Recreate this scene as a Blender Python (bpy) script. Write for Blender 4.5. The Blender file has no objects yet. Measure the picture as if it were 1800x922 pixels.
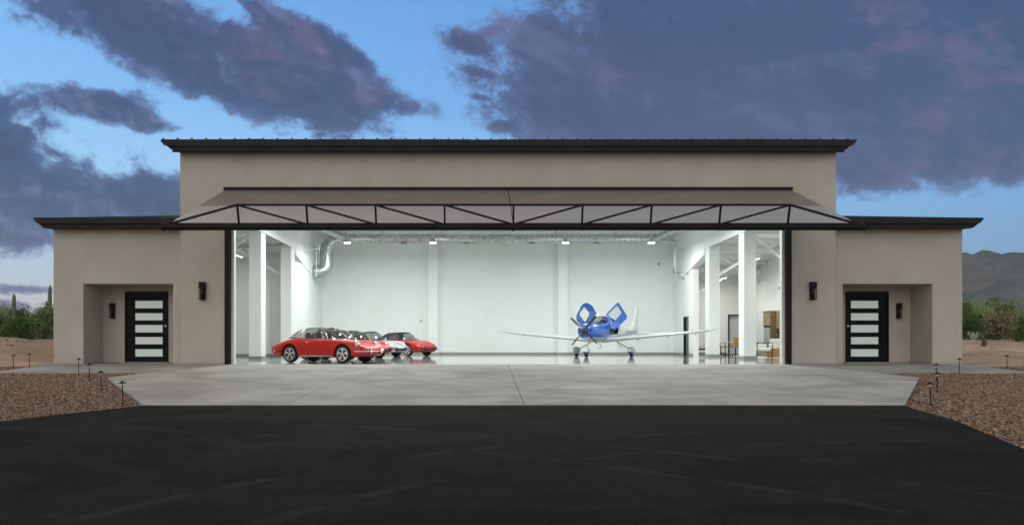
import bpy, bmesh, math, random
from mathutils import Vector, Matrix, noise
from mathutils.bvhtree import BVHTree
R = math.radians
random.seed(7)
S = bpy.context.scene
COL = S.collection

# ---------------------------------------------------------------- camera
cd = bpy.data.cameras.new('camera'); cam = bpy.data.objects.new('camera', cd); COL.objects.link(cam)
cam.location = (-0.75, -28.8, 0.74); cam.rotation_euler = (R(90), 0, 0)
cd.sensor_width = 36; cd.lens = 30.8; cd.shift_x = 0.0261; cd.shift_y = 0.0777
cd.clip_start = 0.1; cd.clip_end = 12000
S.camera = cam
S.view_settings.view_transform = 'Standard'; S.view_settings.look = 'None'
S.view_settings.exposure = 0.0; S.view_settings.gamma = 1.0
S.render.engine = 'CYCLES'

# ---------------------------------------------------------------- world
W = bpy.data.worlds.new('World'); S.world = W; W.use_nodes = True
nt = W.node_tree
for n in list(nt.nodes): nt.nodes.remove(n)
class NT:
    """tiny expression helper for shader nodes"""
    def __init__(s, nt): s.nt = nt
    def n(s, t, **kw):
        x = s.nt.nodes.new(t)
        for k, v in kw.items(): setattr(x, k, v)
        return x
    def put(s, sock, v):
        if isinstance(v, (int, float)): sock.default_value = v
        elif isinstance(v, (tuple, list)):
            sock.default_value = tuple(v) if len(v) == len(sock.default_value) else (*v, 1)
        else: s.nt.links.new(v, sock)
    def m(s, op, a, b=None, c=None, clamp=False):
        x = s.n('ShaderNodeMath', operation=op, use_clamp=clamp)
        s.put(x.inputs[0], a)
        if b is not None: s.put(x.inputs[1], b)
        if c is not None: s.put(x.inputs[2], c)
        return x.outputs[0]
    def step(s, v, lo, hi, a=0.0, b=1.0, mode='SMOOTHSTEP'):
        x = s.n('ShaderNodeMapRange', interpolation_type=mode)
        s.put(x.inputs['Value'], v); s.put(x.inputs['From Min'], lo); s.put(x.inputs['From Max'], hi)
        s.put(x.inputs['To Min'], a); s.put(x.inputs['To Max'], b)
        return x.outputs[0]
    def mix(s, f, a, b, mode='MIX'):
        x = s.n('ShaderNodeMix', data_type='RGBA', blend_type=mode)
        s.put(x.inputs[0], f); s.put(x.inputs[6], a); s.put(x.inputs[7], b)
        return x.outputs[2]
    def vec(s, x, y, z):
        c = s.n('ShaderNodeCombineXYZ')
        s.put(c.inputs[0], x); s.put(c.inputs[1], y); s.put(c.inputs[2], z); return c.outputs[0]
    def noise(s, v, scale, detail=4, rough=0.5, dist=0.0):
        x = s.n('ShaderNodeTexNoise')
        if v is not None: s.put(x.inputs['Vector'], v)
        s.put(x.inputs['Scale'], scale); s.put(x.inputs['Detail'], detail); s.put(x.inputs['Roughness'], rough)
        s.put(x.inputs['Distortion'], dist)
        return x.outputs['Fac']
    def ramp(s, v, stops):
        x = s.n('ShaderNodeValToRGB'); s.put(x.inputs[0], v)
        e = x.color_ramp.elements
        while len(e) < len(stops): e.new(0.5)
        for k, (p, c) in enumerate(stops):
            e[k].position = p; e[k].color = (*c, 1) if len(c) == 3 else c
        return x.outputs[0]

T = NT(nt)
tc = T.n('ShaderNodeTexCoord'); sp = T.n('ShaderNodeSeparateXYZ'); nt.links.new(tc.outputs['Generated'], sp.inputs[0])
DX, DY, DZ = sp.outputs
AZ = T.m('ARCTAN2', DX, DY); EL = T.m('ARCSINE', DZ)
def dirpx(px, py):        # direction of a cloud seen in the photograph, as azimuth and elevation
    return math.atan((px-853)/1540), math.atan((600.5-py)/math.hypot(1540, px-853))
def blob(px, py, a, b, rot=0, wgt=1.0):
    az0, el0 = dirpx(px, py); a /= 1540; b /= 1540; c, s_ = math.cos(R(rot)), math.sin(R(rot))
    du = T.m('SUBTRACT', AZ, az0); dv = T.m('SUBTRACT', EL, el0)
    p = T.m('DIVIDE', T.m('ADD', T.m('MULTIPLY', du, c), T.m('MULTIPLY', dv, s_)), a)
    q = T.m('DIVIDE', T.m('SUBTRACT', T.m('MULTIPLY', dv, c), T.m('MULTIPLY', du, s_)), b)
    r = T.m('SQRT', T.m('ADD', T.m('MULTIPLY', p, p), T.m('MULTIPLY', q, q)))
    return T.m('MULTIPLY', T.m('SUBTRACT', 1.0, r), wgt)
blobs = [blob(400, 112, 330, 84, -15, 1.25), blob(560, 90, 175, 50, -28, 1.0), blob(630, 165, 150, 32, -12, .9), blob(520, 190, 70, 14, -12, .6), blob(205, 15, 120, 32, -12, .9), blob(455, 15, 60, 22, -25, .7),
         blob(190, 187, 115, 32, 0, .75), blob(265, 218, 80, 12, 0, .45),
         blob(0, 300, 130, 135, 0, 1.1), blob(100, 335, 120, 90, 0, 1), blob(180, 360, 200, 85, -8, 1.1), blob(320, 390, 180, 85, 0, 1),
         blob(1400, 90, 560, 235, 0, 1.7), blob(1060, 200, 260, 110, -10, 1.1), blob(1000, 60, 150, 100, 0, .9), blob(1700, 240, 330, 85, 8, 1.2),
         blob(820, 75, 75, 22, -15, .6), blob(850, 130, 50, 13, -15, .5), blob(850, 172, 40, 12, -8, .5), blob(890, 220, 50, 22, 0, .6),
         blob(1560, 325, 60, 14, 0, .5), blob(20, 508, 80, 10, 0, .5), blob(0, 540, 60, 14, 0, .5)]
F = blobs[0]
for b_ in blobs[1:]: F = T.m('MAXIMUM', F, b_)
# streaky cloud texture, slanted down to the right like the cloud bank
u = T.m('ADD', T.m('MULTIPLY', AZ, .96), T.m('MULTIPLY', EL, -.28)); v = T.m('ADD', T.m('MULTIPLY', AZ, .28), T.m('MULTIPLY', EL, .96))
cv = T.vec(T.m('MULTIPLY', u, 1.0), T.m('MULTIPLY', v, 1.6), 0.3)
n1 = T.noise(cv, 6.5, 10, .58, .35)
n2 = T.noise(cv, 3.0, 5, .5, .2)
n3 = T.noise(T.vec(T.m('MULTIPLY', AZ, 1.0), T.m('MULTIPLY', EL, 1.6), 4.7), 11.0, 9, .66, .5)
n4 = T.noise(T.vec(T.m('MULTIPLY', u, 1.0), T.m('MULTIPLY', v, 1.3), 9.1), 26.0, 9, .68, .3)
tt = T.m('ADD', T.m('ADD', T.m('MULTIPLY', F, 1.0), T.m('MULTIPLY', T.m('SUBTRACT', n1, .5), 1.55)), T.m('ADD', T.m('MULTIPLY', T.m('SUBTRACT', n3, .5), 1.25), T.m('MULTIPLY', T.m('SUBTRACT', n4, .5), 1.15)))
cov = T.step(tt, -.04, .34)
clear = T.ramp(T.m('MULTIPLY', EL, 1.6), [(0, (.56, .46, .50)), (.06, (.46, .50, .60)), (.13, (.36, .54, .75)), (.24, (.29, .57, .92)), (.42, (.17, .42, .86)), (.60, (.12, .34, .78)), (.85, (.52, .51, .54)), (1, (.62, .59, .57))])
clear = T.mix(1.0, clear, T.vec(T.step(AZ, -.6, .6, 1.55, .55, 'LINEAR'), T.step(AZ, -.6, .6, 1.36, .70, 'LINEAR'), T.step(AZ, -.6, .6, 1.16, .82, 'LINEAR')), 'MULTIPLY')
def shifted(du_, dv_, sc, det, rough, k, off):
    uu = T.m('ADD', u, du_); vv = T.m('ADD', v, dv_)
    return T.noise(T.vec(uu, T.m('MULTIPLY', vv, k), off), sc, det, rough, .35 if off == .3 else .3)
lit = T.m('ADD', T.m('MULTIPLY', T.m('SUBTRACT', n1, shifted(.012, .022, 6.5, 10, .58, 1.6, .3)), 1.5),
          T.m('MULTIPLY', T.m('SUBTRACT', n4, shifted(.004, .008, 26.0, 9, .68, 1.3, 9.1)), .8))
ccol = T.mix(T.step(n2, .40, .72), (.034, .072, .188), (.054, .072, .182))
relief = T.step(AZ, -.25, .2, 1.0, .38)
ccol = T.mix(T.m('MULTIPLY', relief, T.step(lit, .01, .28, 0, .70)), ccol, (.15, .185, .37))
ccol = T.mix(T.m('MULTIPLY', relief, T.step(lit, -.01, -.26, 0, .65)), ccol, (.026, .048, .125))
vein = T.m('SUBTRACT', 1.0, T.step(T.m('ABSOLUTE', T.m('SUBTRACT', T.noise(cv, 1.9, 8, .6, .5), .55)), .0, .05))
ccol = T.mix(T.m('MULTIPLY', T.m('MULTIPLY', vein, T.step(n3, .42, .62)), .35), ccol, (.21, .14, .25))
rim = T.m('SUBTRACT', 1.0, T.step(tt, .05, .55))
ccol = T.mix(T.m('MULTIPLY', rim, .55), ccol, (.14, .22, .50))
lowmix = T.step(EL, .0, .12, 1.0, 0.0)
ccol = T.mix(T.m('MULTIPLY', lowmix, .6), ccol, (.34, .30, .46))
skyc = T.mix(cov, clear, ccol)
# afterglow of the set sun behind the photographer
back = T.step(DY, .15, -.85); lowb = T.step(EL, -.05, .75, 1.0, .0)
glow = T.m('MULTIPLY', back, lowb)
skyc = T.mix(glow, skyc, (2.08, 1.96, 1.68))
below = T.step(EL, -.04, -.001, 1.0, 0.0)
skyc = T.mix(below, skyc, (.10, .09, .09))
SUN_EL, SUN_ROT = R(6), R(190)
sky = T.n('ShaderNodeTexSky', sky_type='NISHITA', sun_disc=False, sun_elevation=SUN_EL, sun_rotation=SUN_ROT)
b1 = T.n('ShaderNodeBackground'); nt.links.new(skyc, b1.inputs[0]); b1.inputs[1].default_value = 1.0
b2 = T.n('ShaderNodeBackground'); nt.links.new(sky.outputs[0], b2.inputs[0]); b2.inputs[1].default_value = .012
ad = T.n('ShaderNodeAddShader'); nt.links.new(b1.outputs[0], ad.inputs[0]); nt.links.new(b2.outputs[0], ad.inputs[1])
wo = T.n('ShaderNodeOutputWorld'); nt.links.new(ad.outputs[0], wo.inputs[0])

sl = bpy.data.lights.new('sun', 'SUN'); so = bpy.data.objects.new('sun', sl); COL.objects.link(so)
sl.energy = 0.22; sl.angle = R(25); sl.color = (1, .82, .68)
so.rotation_euler = (R(72), 0, R(-14)); so.location = (0, -40, 30)

# ---------------------------------------------------------------- materials
def mat(name, color=(.5, .5, .5), rough=.5, metal=0, var=0, vscale=4, bump=0, bscale=80, coat=0, spec=.5, emit=None, estr=0, detail=4):
    m = bpy.data.materials.new(name); m.use_nodes = True
    t = NT(m.node_tree); p = m.node_tree.nodes['Principled BSDF']
    p.inputs['Base Color'].default_value = (*color, 1); p.inputs['Roughness'].default_value = rough
    p.inputs['Metallic'].default_value = metal; p.inputs['Coat Weight'].default_value = coat; p.inputs['Coat Roughness'].default_value = .04
    p.inputs['Specular IOR Level'].default_value = spec
    o = t.n('ShaderNodeTexCoord').outputs['Object']
    if var:
        n = t.noise(o, vscale, detail, .6, .3)
        c = t.mix(t.step(n, .3, .7), tuple(x*(1-var) for x in color), tuple(min(1, x*(1+var)) for x in color))
        t.put(p.inputs['Base Color'], c)
    if bump:
        b = t.n('ShaderNodeBump'); b.inputs['Strength'].default_value = bump; b.inputs['Distance'].default_value = .01
        t.put(b.inputs['Height'], t.noise(o, bscale, 5, .6)); m.node_tree.links.new(b.outputs[0], p.inputs['Normal'])
    if emit: p.inputs['Emission Color'].default_value = (*emit, 1); p.inputs['Emission Strength'].default_value = estr
    return m
def glassmat(name, tint=(.85, .9, .9), refl=.12, blend=.25):
    m = bpy.data.materials.new(name); m.use_nodes = True; t = NT(m.node_tree); L = m.node_tree.links
    m.node_tree.nodes.remove(m.node_tree.nodes['Principled BSDF'])
    tr = t.n('ShaderNodeBsdfTransparent'); tr.inputs[0].default_value = (*tint, 1)
    gl = t.n('ShaderNodeBsdfGlossy'); gl.inputs['Roughness'].default_value = .02
    lw = t.n('ShaderNodeLayerWeight'); lw.inputs[0].default_value = .5
    mx = t.n('ShaderNodeMixShader'); t.put(mx.inputs[0], t.m('MULTIPLY_ADD', t.m('POWER', lw.outputs['Facing'], 4.0), .6, refl, True))
    L.new(tr.outputs[0], mx.inputs[1]); L.new(gl.outputs[0], mx.inputs[2])
    L.new(mx.outputs[0], m.node_tree.nodes['Material Output'].inputs[0])
    return m

M = {}
# stucco with rounded corners, fine sand texture and faint weathering
m = bpy.data.materials.new('stucco'); m.use_nodes = True; t = NT(m.node_tree); p = m.node_tree.nodes['Principled BSDF']
o = t.n('ShaderNodeTexCoord').outputs['Object']; s3 = t.n('ShaderNodeSeparateXYZ'); t.put(s3.inputs[0], o)
c = t.mix(t.step(t.noise(o, .8, 6, .62, .4), .3, .72), (.405, .382, .345), (.455, .432, .392))
str_ = t.noise(t.vec(t.m('MULTIPLY', s3.outputs[0], 3.2), t.m('MULTIPLY', s3.outputs[1], 3.2), t.m('MULTIPLY', s3.outputs[2], .45)), 1.0, 5, .6)
c = t.mix(t.m('MULTIPLY', t.step(str_, .52, .75), .16), c, (.30, .28, .245))
c = t.mix(t.m('MULTIPLY', t.step(t.noise(o, 40, 3, .7), .45, .8), .18), c, (.25, .22, .19))
c = t.mix(t.step(t.m('ADD', s3.outputs[2], t.m('MULTIPLY', t.noise(o, 2.5, 4), .12)), .09, .16, .35, 0), c, (.2, .17, .14))
t.put(p.inputs['Base Color'], c); p.inputs['Roughness'].default_value = .92; p.inputs['Specular IOR Level'].default_value = .2
bv = t.n('ShaderNodeBevel', samples=4); bv.inputs['Radius'].default_value = .025
bm_ = t.n('ShaderNodeBump'); bm_.inputs['Strength'].default_value = .35; bm_.inputs['Distance'].default_value = .012
t.put(bm_.inputs['Height'], t.m('ADD', t.noise(o, 70, 4, .7), t.m('MULTIPLY', t.noise(o, 3, 4, .6), 2.0))); t.put(bm_.inputs['Normal'], bv.outputs[0])
t.put(p.inputs['Normal'], bm_.outputs[0]); M['stucco'] = m
M['white'] = mat('interior_white', (.76, .79, .77), .6, var=.025, vscale=.6, bump=.08, bscale=30)
M['steelwhite'] = mat('white_steel', (.74, .76, .75), .45, var=.03, vscale=2)
M['base'] = mat('base_trim', (.27, .26, .23), .5, var=.05, vscale=2)
M['black'] = mat('black_metal', (.009, .008, .0075), .5, var=.25, vscale=3, bump=.05, bscale=40, spec=.12)
M['doorblack'] = mat('door_black', (.004, .0037, .0037), .5, var=.2, vscale=3, spec=.10)
M['fascia'] = mat('fascia_metal', (.013, .013, .014), .5, var=.2, vscale=1.5, spec=.15)
M['roof'] = mat('roof_metal', (.05, .075, .062), .4, .3, var=.12, vscale=.7)
M['galv'] = mat('galvanised_duct', (.50, .53, .54), .34, .85, var=.3, vscale=7)
M['rubber'] = mat('rubber', (.012, .012, .012), .8)
M['chrome'] = mat('chrome', (.82, .82, .82), .12, 1, var=.03)
M['alloy'] = mat('alloy', (.62, .62, .62), .3, .7, var=.05)
M['dark'] = mat('dark_interior', (.02, .02, .022), .7, var=.2, vscale=8)
M['cabin'] = mat('cabin_leather', (.05, .045, .045), .6, var=.2, vscale=8)
M['red'] = mat('red_paint', (.46, .009, .003), .4, var=.03, vscale=2, coat=.30, spec=.3)
M['red2'] = mat('dark_red_paint', (.42, .010, .006), .4, var=.03, vscale=2, coat=.30, spec=.3)
M['red3'] = mat('bright_red_paint', (.43, .009, .005), .4, var=.03, vscale=2, coat=.30, spec=.3)
M['amber'] = mat('amber_lens', (.6, .16, .01), .2, coat=1)
M['lens'] = mat('lamp_lens', (.62, .66, .68), .08, .3, coat=1, var=.15, vscale=30)
M['vinyl'] = mat('black_soft_top', (.018, .017, .017), .7, bump=.1, bscale=150)
M['brushed'] = mat('brushed_steel', (.62, .60, .54), .4, .35, var=.06, vscale=12)
M['glass'] = glassmat('glass'); M['carglass'] = glassmat('car_glass', (.60, .66, .64), .09); M['lampglass'] = glassmat('lantern_glass', (.9, .88, .84), .0)
M['tint'] = glassmat('tinted_glass', (.42, .47, .46), .08)
M['cowl'] = mat('blue_paint', (.001, .095, .46), .22, coat=1, var=.03, vscale=2)
M['planewhite'] = mat('aircraft_white', (.50, .52, .52), .3, coat=.5, var=.02, vscale=2)
M['prop'] = mat('propeller_black', (.012, .012, .012), .35, coat=.3)
M['tipw'] = mat('white_tip_paint', (.8, .8, .8), .4)
M['leather'] = mat('tan_leather', (.36, .17, .05), .5, var=.12, vscale=8, bump=.1, bscale=60)
M['wood'] = mat('oak_veneer', (.26, .18, .085), .5, var=.2, vscale=5, bump=.04)
M['oakdk'] = mat('dark_oak', (.15, .105, .05), .5, var=.2, vscale=5)
M['boucle'] = mat('cream_boucle', (.68, .66, .60), .95, var=.08, vscale=40, bump=.6, bscale=60)
M['sofaw'] = mat('pale_upholstery', (.55, .56, .52), .85, var=.06, vscale=10, bump=.2, bscale=50)
M['fridge'] = mat('appliance_grey', (.38, .40, .42), .35, .6, var=.04)
M['rug'] = mat('rug_wool', (.62, .60, .55), .95, var=.1, vscale=12, bump=.4, bscale=50)
M['leafdk'] = mat('houseplant_leaf', (.03, .09, .03), .5, var=.3, vscale=9)
M['ceramic'] = mat('white_ceramic', (.75, .75, .73), .25, coat=.4)
M['plastic'] = mat('dark_fixture', (.03, .03, .032), .5)
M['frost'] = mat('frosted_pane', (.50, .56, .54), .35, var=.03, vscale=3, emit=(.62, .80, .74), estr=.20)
M['lampglow'] = mat('high_bay_lens', (.9, .9, .9), .4, emit=(.95, 1, .99), estr=14)
M['tubeglow'] = mat('linear_light_lens', (.9, .9, .9), .4, emit=(1, .96, .9), estr=5)
M['roomwall'] = mat('far_room_wall', (.62, .58, .64), .8, var=.03)
M['doorleaf'] = mat('steel_door_leaf', (.12, .13, .11), .5, var=.15, vscale=3)

# hydraulic door skin: fine horizontal ribs
for nm_, key_, col_ in (('door_skin', 'skin', (.215, .195, .172)), ('door_skin_sky_sheen', 'skinsheen', (.36, .355, .365))):  # same door metal twice; the paler copy has reflected sky painted into its colour
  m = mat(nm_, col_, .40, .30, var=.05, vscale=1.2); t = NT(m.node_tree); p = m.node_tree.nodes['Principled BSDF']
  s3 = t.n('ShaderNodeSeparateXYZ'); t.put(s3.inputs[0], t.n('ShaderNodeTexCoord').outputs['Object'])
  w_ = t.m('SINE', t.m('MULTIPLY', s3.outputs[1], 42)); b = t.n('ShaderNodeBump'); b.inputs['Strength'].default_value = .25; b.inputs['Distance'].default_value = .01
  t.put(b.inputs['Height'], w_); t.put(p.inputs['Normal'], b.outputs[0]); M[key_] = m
# concrete
m = bpy.data.materials.new('concrete'); m.use_nodes = True; t = NT(m.node_tree); p = m.node_tree.nodes['Principled BSDF']
o = t.n('ShaderNodeTexCoord').outputs['Object']; s3 = t.n('ShaderNodeSeparateXYZ'); t.put(s3.inputs[0], o)
c = t.mix(t.step(t.noise(o, .55, 8, .62, .6), .32, .68), (.245, .232, .205), (.40, .382, .345))
sw = t.noise(t.vec(t.m('MULTIPLY', s3.outputs[0], .5), t.m('MULTIPLY', s3.outputs[1], 3.0), 0), 1.0, 6, .6, .8)
c = t.mix(t.m('MULTIPLY', t.step(sw, .48, .72), .35), c, (.22, .215, .195))
# tyre marks sweeping in arcs from the driveway to the opening
arc = None
for cx_, cy_, rr in ((9.5, -13.0, 8.6), (9.5, -13.0, 9.9), (-14, -12.5, 11.6), (-14, -12.5, 13.1), (16, -9.0, 12.4)):
    dx = t.m('SUBTRACT', s3.outputs[0], cx_); dy = t.m('SUBTRACT', s3.outputs[1], cy_)
    rad = t.m('SQRT', t.m('ADD', t.m('MULTIPLY', dx, dx), t.m('MULTIPLY', dy, dy)))
    k = t.step(t.m('ABSOLUTE', t.m('SUBTRACT', rad, rr)), .06, .20, 1, 0)
    arc = k if arc is None else t.m('MAXIMUM', arc, k)
c = t.mix(t.m('MULTIPLY', t.m('MULTIPLY', arc, t.step(t.noise(o, 1.6, 4, .6), .38, .62)), .30), c, (.16, .15, .14))
c = t.mix(t.m('MULTIPLY', t.step(t.noise(o, 60, 3, .7), .4, .8), .2), c, (.2, .2, .18))
t.put(p.inputs['Base Color'], c); t.put(p.inputs['Roughness'], t.step(sw, .3, .7, .62, .85))
b = t.n('ShaderNodeBump'); b.inputs['Strength'].default_value = .2; b.inputs['Distance'].default_value = .006; t.put(b.inputs['Height'], t.noise(o, 50, 5, .65)); t.put(p.inputs['Normal'], b.outputs[0])
M['concrete'] = m
# asphalt
m = bpy.data.materials.new('asphalt'); m.use_nodes = True; t = NT(m.node_tree); p = m.node_tree.nodes['Principled BSDF']
o = t.n('ShaderNodeTexCoord').outputs['Object']; s3 = t.n('ShaderNodeSeparateXYZ'); t.put(s3.inputs[0], o)
c = t.mix(t.step(t.noise(o, .5, 8, .7, 1.2), .38, .62), (.0046, .0036, .0034), (.0150, .0115, .0102))
c = t.mix(t.step(t.noise(o, .13, 4, .6, .5), .40, .62, 0, .45), c, (.0050, .0046, .0052))
tr_ = t.noise(t.vec(t.m('MULTIPLY', s3.outputs[0], .45), t.m('MULTIPLY', s3.outputs[1], 1.6), 2), 1.0, 5, .6, 1.5)
c = t.mix(t.m('MULTIPLY', t.step(tr_, .55, .75), .5), c, (.034, .032, .033))
c = t.mix(t.m('MULTIPLY', t.step(t.noise(o, 110, 2, .8), .52, .72), .75), c, (.085, .075, .07))
c = t.mix(t.m('MULTIPLY', t.step(t.noise(o, 38, 3, .8), .56, .70), .45), c, (.065, .056, .052))
arcs = None
for cx_, cy_, rr in ((5.5, -26, 9.0), (5.5, -26, 10.4), (-9, -30, 14.5), (-9, -30, 15.9)):
    dx = t.m('SUBTRACT', s3.outputs[0], cx_); dy = t.m('SUBTRACT', s3.outputs[1], cy_)
    k = t.step(t.m('ABSOLUTE', t.m('SUBTRACT', t.m('SQRT', t.m('ADD', t.m('MULTIPLY', dx, dx), t.m('MULTIPLY', dy, dy))), rr)), .03, .16, 1, 0)
    arcs = k if arcs is None else t.m('MAXIMUM', arcs, k)
c = t.mix(t.m('MULTIPLY', t.m('MULTIPLY', arcs, t.step(t.noise(o, 1.1, 5, .65), .46, .62)), .45), c, (.050, .042, .038))
t.put(p.inputs['Base Color'], c); p.inputs['Roughness'].default_value = .95; p.inputs['Specular IOR Level'].default_value = .05
b = t.n('ShaderNodeBump'); b.inputs['Strength'].default_value = .8; b.inputs['Distance'].default_value = .008; t.put(b.inputs['Height'], t.noise(o, 90, 3, .8)); t.put(p.inputs['Normal'], b.outputs[0])
M['asphalt'] = m
# polished hangar floor
m = bpy.data.materials.new('epoxy_floor'); m.use_nodes = True; t = NT(m.node_tree); p = m.node_tree.nodes['Principled BSDF']
o = t.n('ShaderNodeTexCoord').outputs['Object']
t.put(p.inputs['Base Color'], t.mix(t.step(t.noise(o, 1.2, 8, .7, .5), .35, .65), (.27, .29, .29), (.42, .44, .43)))
t.put(p.inputs['Roughness'], t.step(t.noise(o, .8, 5, .6), .3, .7, .05, .16)); p.inputs['Coat Weight'].default_value = .6; p.inputs['Coat Roughness'].default_value = .04
b = t.n('ShaderNodeBump'); b.inputs['Strength'].default_value = .03; b.inputs['Distance'].default_value = .02; t.put(b.inputs['Height'], t.noise(o, 1.5, 3)); t.put(p.inputs['Normal'], b.outputs[0])
M['epoxy'] = m
# desert dirt
m = bpy.data.materials.new('desert_dirt'); m.use_nodes = True; t = NT(m.node_tree); p = m.node_tree.nodes['Principled BSDF']
o = t.n('ShaderNodeTexCoord').outputs['Object']
c = t.mix(t.step(t.noise(o, .35, 8, .65, 1.0), .3, .7), (.36, .25, .165), (.66, .50, .36))
c = t.mix(t.m('MULTIPLY', t.step(t.noise(o, 6, 6, .7), .5, .75), .5), c, (.20, .13, .085))
c = t.mix(t.step(t.noise(o, .05, 4, .6), .45, .6, 0, .5), c, (.18, .15, .10))
t.put(p.inputs['Base Color'], c); p.inputs['Roughness'].default_value = .95; p.inputs['Specular IOR Level'].default_value = .1
b = t.n('ShaderNodeBump'); b.inputs['Strength'].default_value = .9; b.inputs['Distance'].default_value = .14; t.put(b.inputs['Height'], t.noise(o, 2.0, 8, .72, .6)); t.put(p.inputs['Normal'], b.outputs[0])
M['dirt'] = m
def rnd_island(name, cols, rough=.85):
    m = bpy.data.materials.new(name); m.use_nodes = True; t = NT(m.node_tree); p = m.node_tree.nodes['Principled BSDF']
    g = t.n('ShaderNodeNewGeometry')
    t.put(p.inputs['Base Color'], t.ramp(g.outputs['Random Per Island'], [(k/(len(cols)-1), c) for k, c in enumerate(cols)]))
    p.inputs['Roughness'].default_value = rough; p.inputs['Specular IOR Level'].default_value = .2
    return m
M['pebble'] = rnd_island('gravel_stones', [(.055, .035, .025), (.22, .145, .095), (.10, .062, .043), (.28, .195, .135), (.14, .088, .058), (.36, .28, .21), (.08, .05, .035)])
M['gravelbed'] = mat('gravel_bed', (.10, .066, .045), .95, var=.4, vscale=14, bump=1, bscale=25, spec=.1)
M['leafA'] = rnd_island('shrub_leaf', [(.08, .135, .035), (.12, .19, .055), (.16, .22, .08), (.07, .115, .03), (.19, .24, .10)])
M['leafB'] = rnd_island('palo_verde_leaf', [(.17, .24, .08), (.23, .30, .12), (.27, .32, .15), (.13, .19, .065)])
M['leafC'] = rnd_island('dense_bush_leaf', [(.045, .095, .025), (.08, .14, .035), (.06, .115, .03)])
M['bark'] = mat('shrub_bark', (.10, .075, .05), .9, var=.3, vscale=10)
M['saguaro'] = mat('saguaro_skin', (.12, .15, .085), .8, var=.2, vscale=6)
M['cholla'] = rnd_island('cholla_joint', [(.12, .115, .06), (.19, .175, .10), (.25, .23, .14), (.09, .09, .045)])
M['pear'] = mat('prickly_pear_pad', (.22, .27, .14), .7, var=.15, vscale=8)
m = bpy.data.materials.new('mountain_rock'); m.use_nodes = True; t = NT(m.node_tree); p = m.node_tree.nodes['Principled BSDF']
o = t.n('ShaderNodeTexCoord').outputs['Object']
c = t.mix(t.step(t.noise(o, .012, 10, .7, .5), .38, .62), (.075, .10, .085), (.17, .145, .125))
c = t.mix(t.m('MULTIPLY', t.step(t.noise(o, .12, 5, .8), .5, .62), .7), c, (.045, .065, .045))
t.put(p.inputs['Base Color'], c); p.inputs['Roughness'].default_value = 1; p.inputs['Specular IOR Level'].default_value = 0
b = t.n('ShaderNodeBump'); b.inputs['Strength'].default_value = 1; b.inputs['Distance'].default_value = 6; t.put(b.inputs['Height'], t.noise(o, .03, 8, .7)); t.put(p.inputs['Normal'], b.outputs[0])
M['mountain'] = m
# aircraft fuselage paint: blue above a sweeping line, white below, pale blue band on the tail
m = mat('fuselage_paint', (.7, .7, .7), .22, coat=1); t = NT(m.node_tree); p = m.node_tree.nodes['Principled BSDF']
s3 = t.n('ShaderNodeSeparateXYZ'); t.put(s3.inputs[0], t.n('ShaderNodeTexCoord').outputs['Object'])
back_ = t.m('MAXIMUM', t.m('SUBTRACT', 1.3, s3.outputs[0]), 0.0)
line = t.m('ADD', .97, t.m('MULTIPLY', t.m('POWER', back_, 1.6), .13))
bl = t.m('MULTIPLY', t.m('GREATER_THAN', s3.outputs[2], line), t.m('GREATER_THAN', t.m('SUBTRACT', s3.outputs[0], t.m('MULTIPLY', s3.outputs[2], .45)), -1.35))
tb = t.m('MULTIPLY', t.m('LESS_THAN', s3.outputs[0], -2.3), t.m('MULTIPLY', t.m('GREATER_THAN', s3.outputs[2], 1.20), t.m('LESS_THAN', s3.outputs[2], 1.38)))
t.put(p.inputs['Base Color'], t.mix(tb, t.mix(bl, (.56, .58, .58), (.001, .095, .46)), (.10, .20, .42))); M['fuselage'] = m
# white car with black centre stripe on the hood
m = mat('striped_white_paint', (.7, .7, .7), .3, coat=1); t = NT(m.node_tree); p = m.node_tree.nodes['Principled BSDF']
s3 = t.n('ShaderNodeSeparateXYZ'); t.put(s3.inputs[0], t.n('ShaderNodeTexCoord').outputs['Object'])
ay = t.m('ABSOLUTE', t.m('SUBTRACT', t.m('ABSOLUTE', s3.outputs[1]), .30))
stp = t.m('MULTIPLY', t.m('LESS_THAN', ay, .05), t.m('GREATER_THAN', s3.outputs[2], .52))
t.put(p.inputs['Base Color'], t.mix(stp, (.66, .67, .74), (.03, .03, .05))); M['striped'] = m

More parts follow.
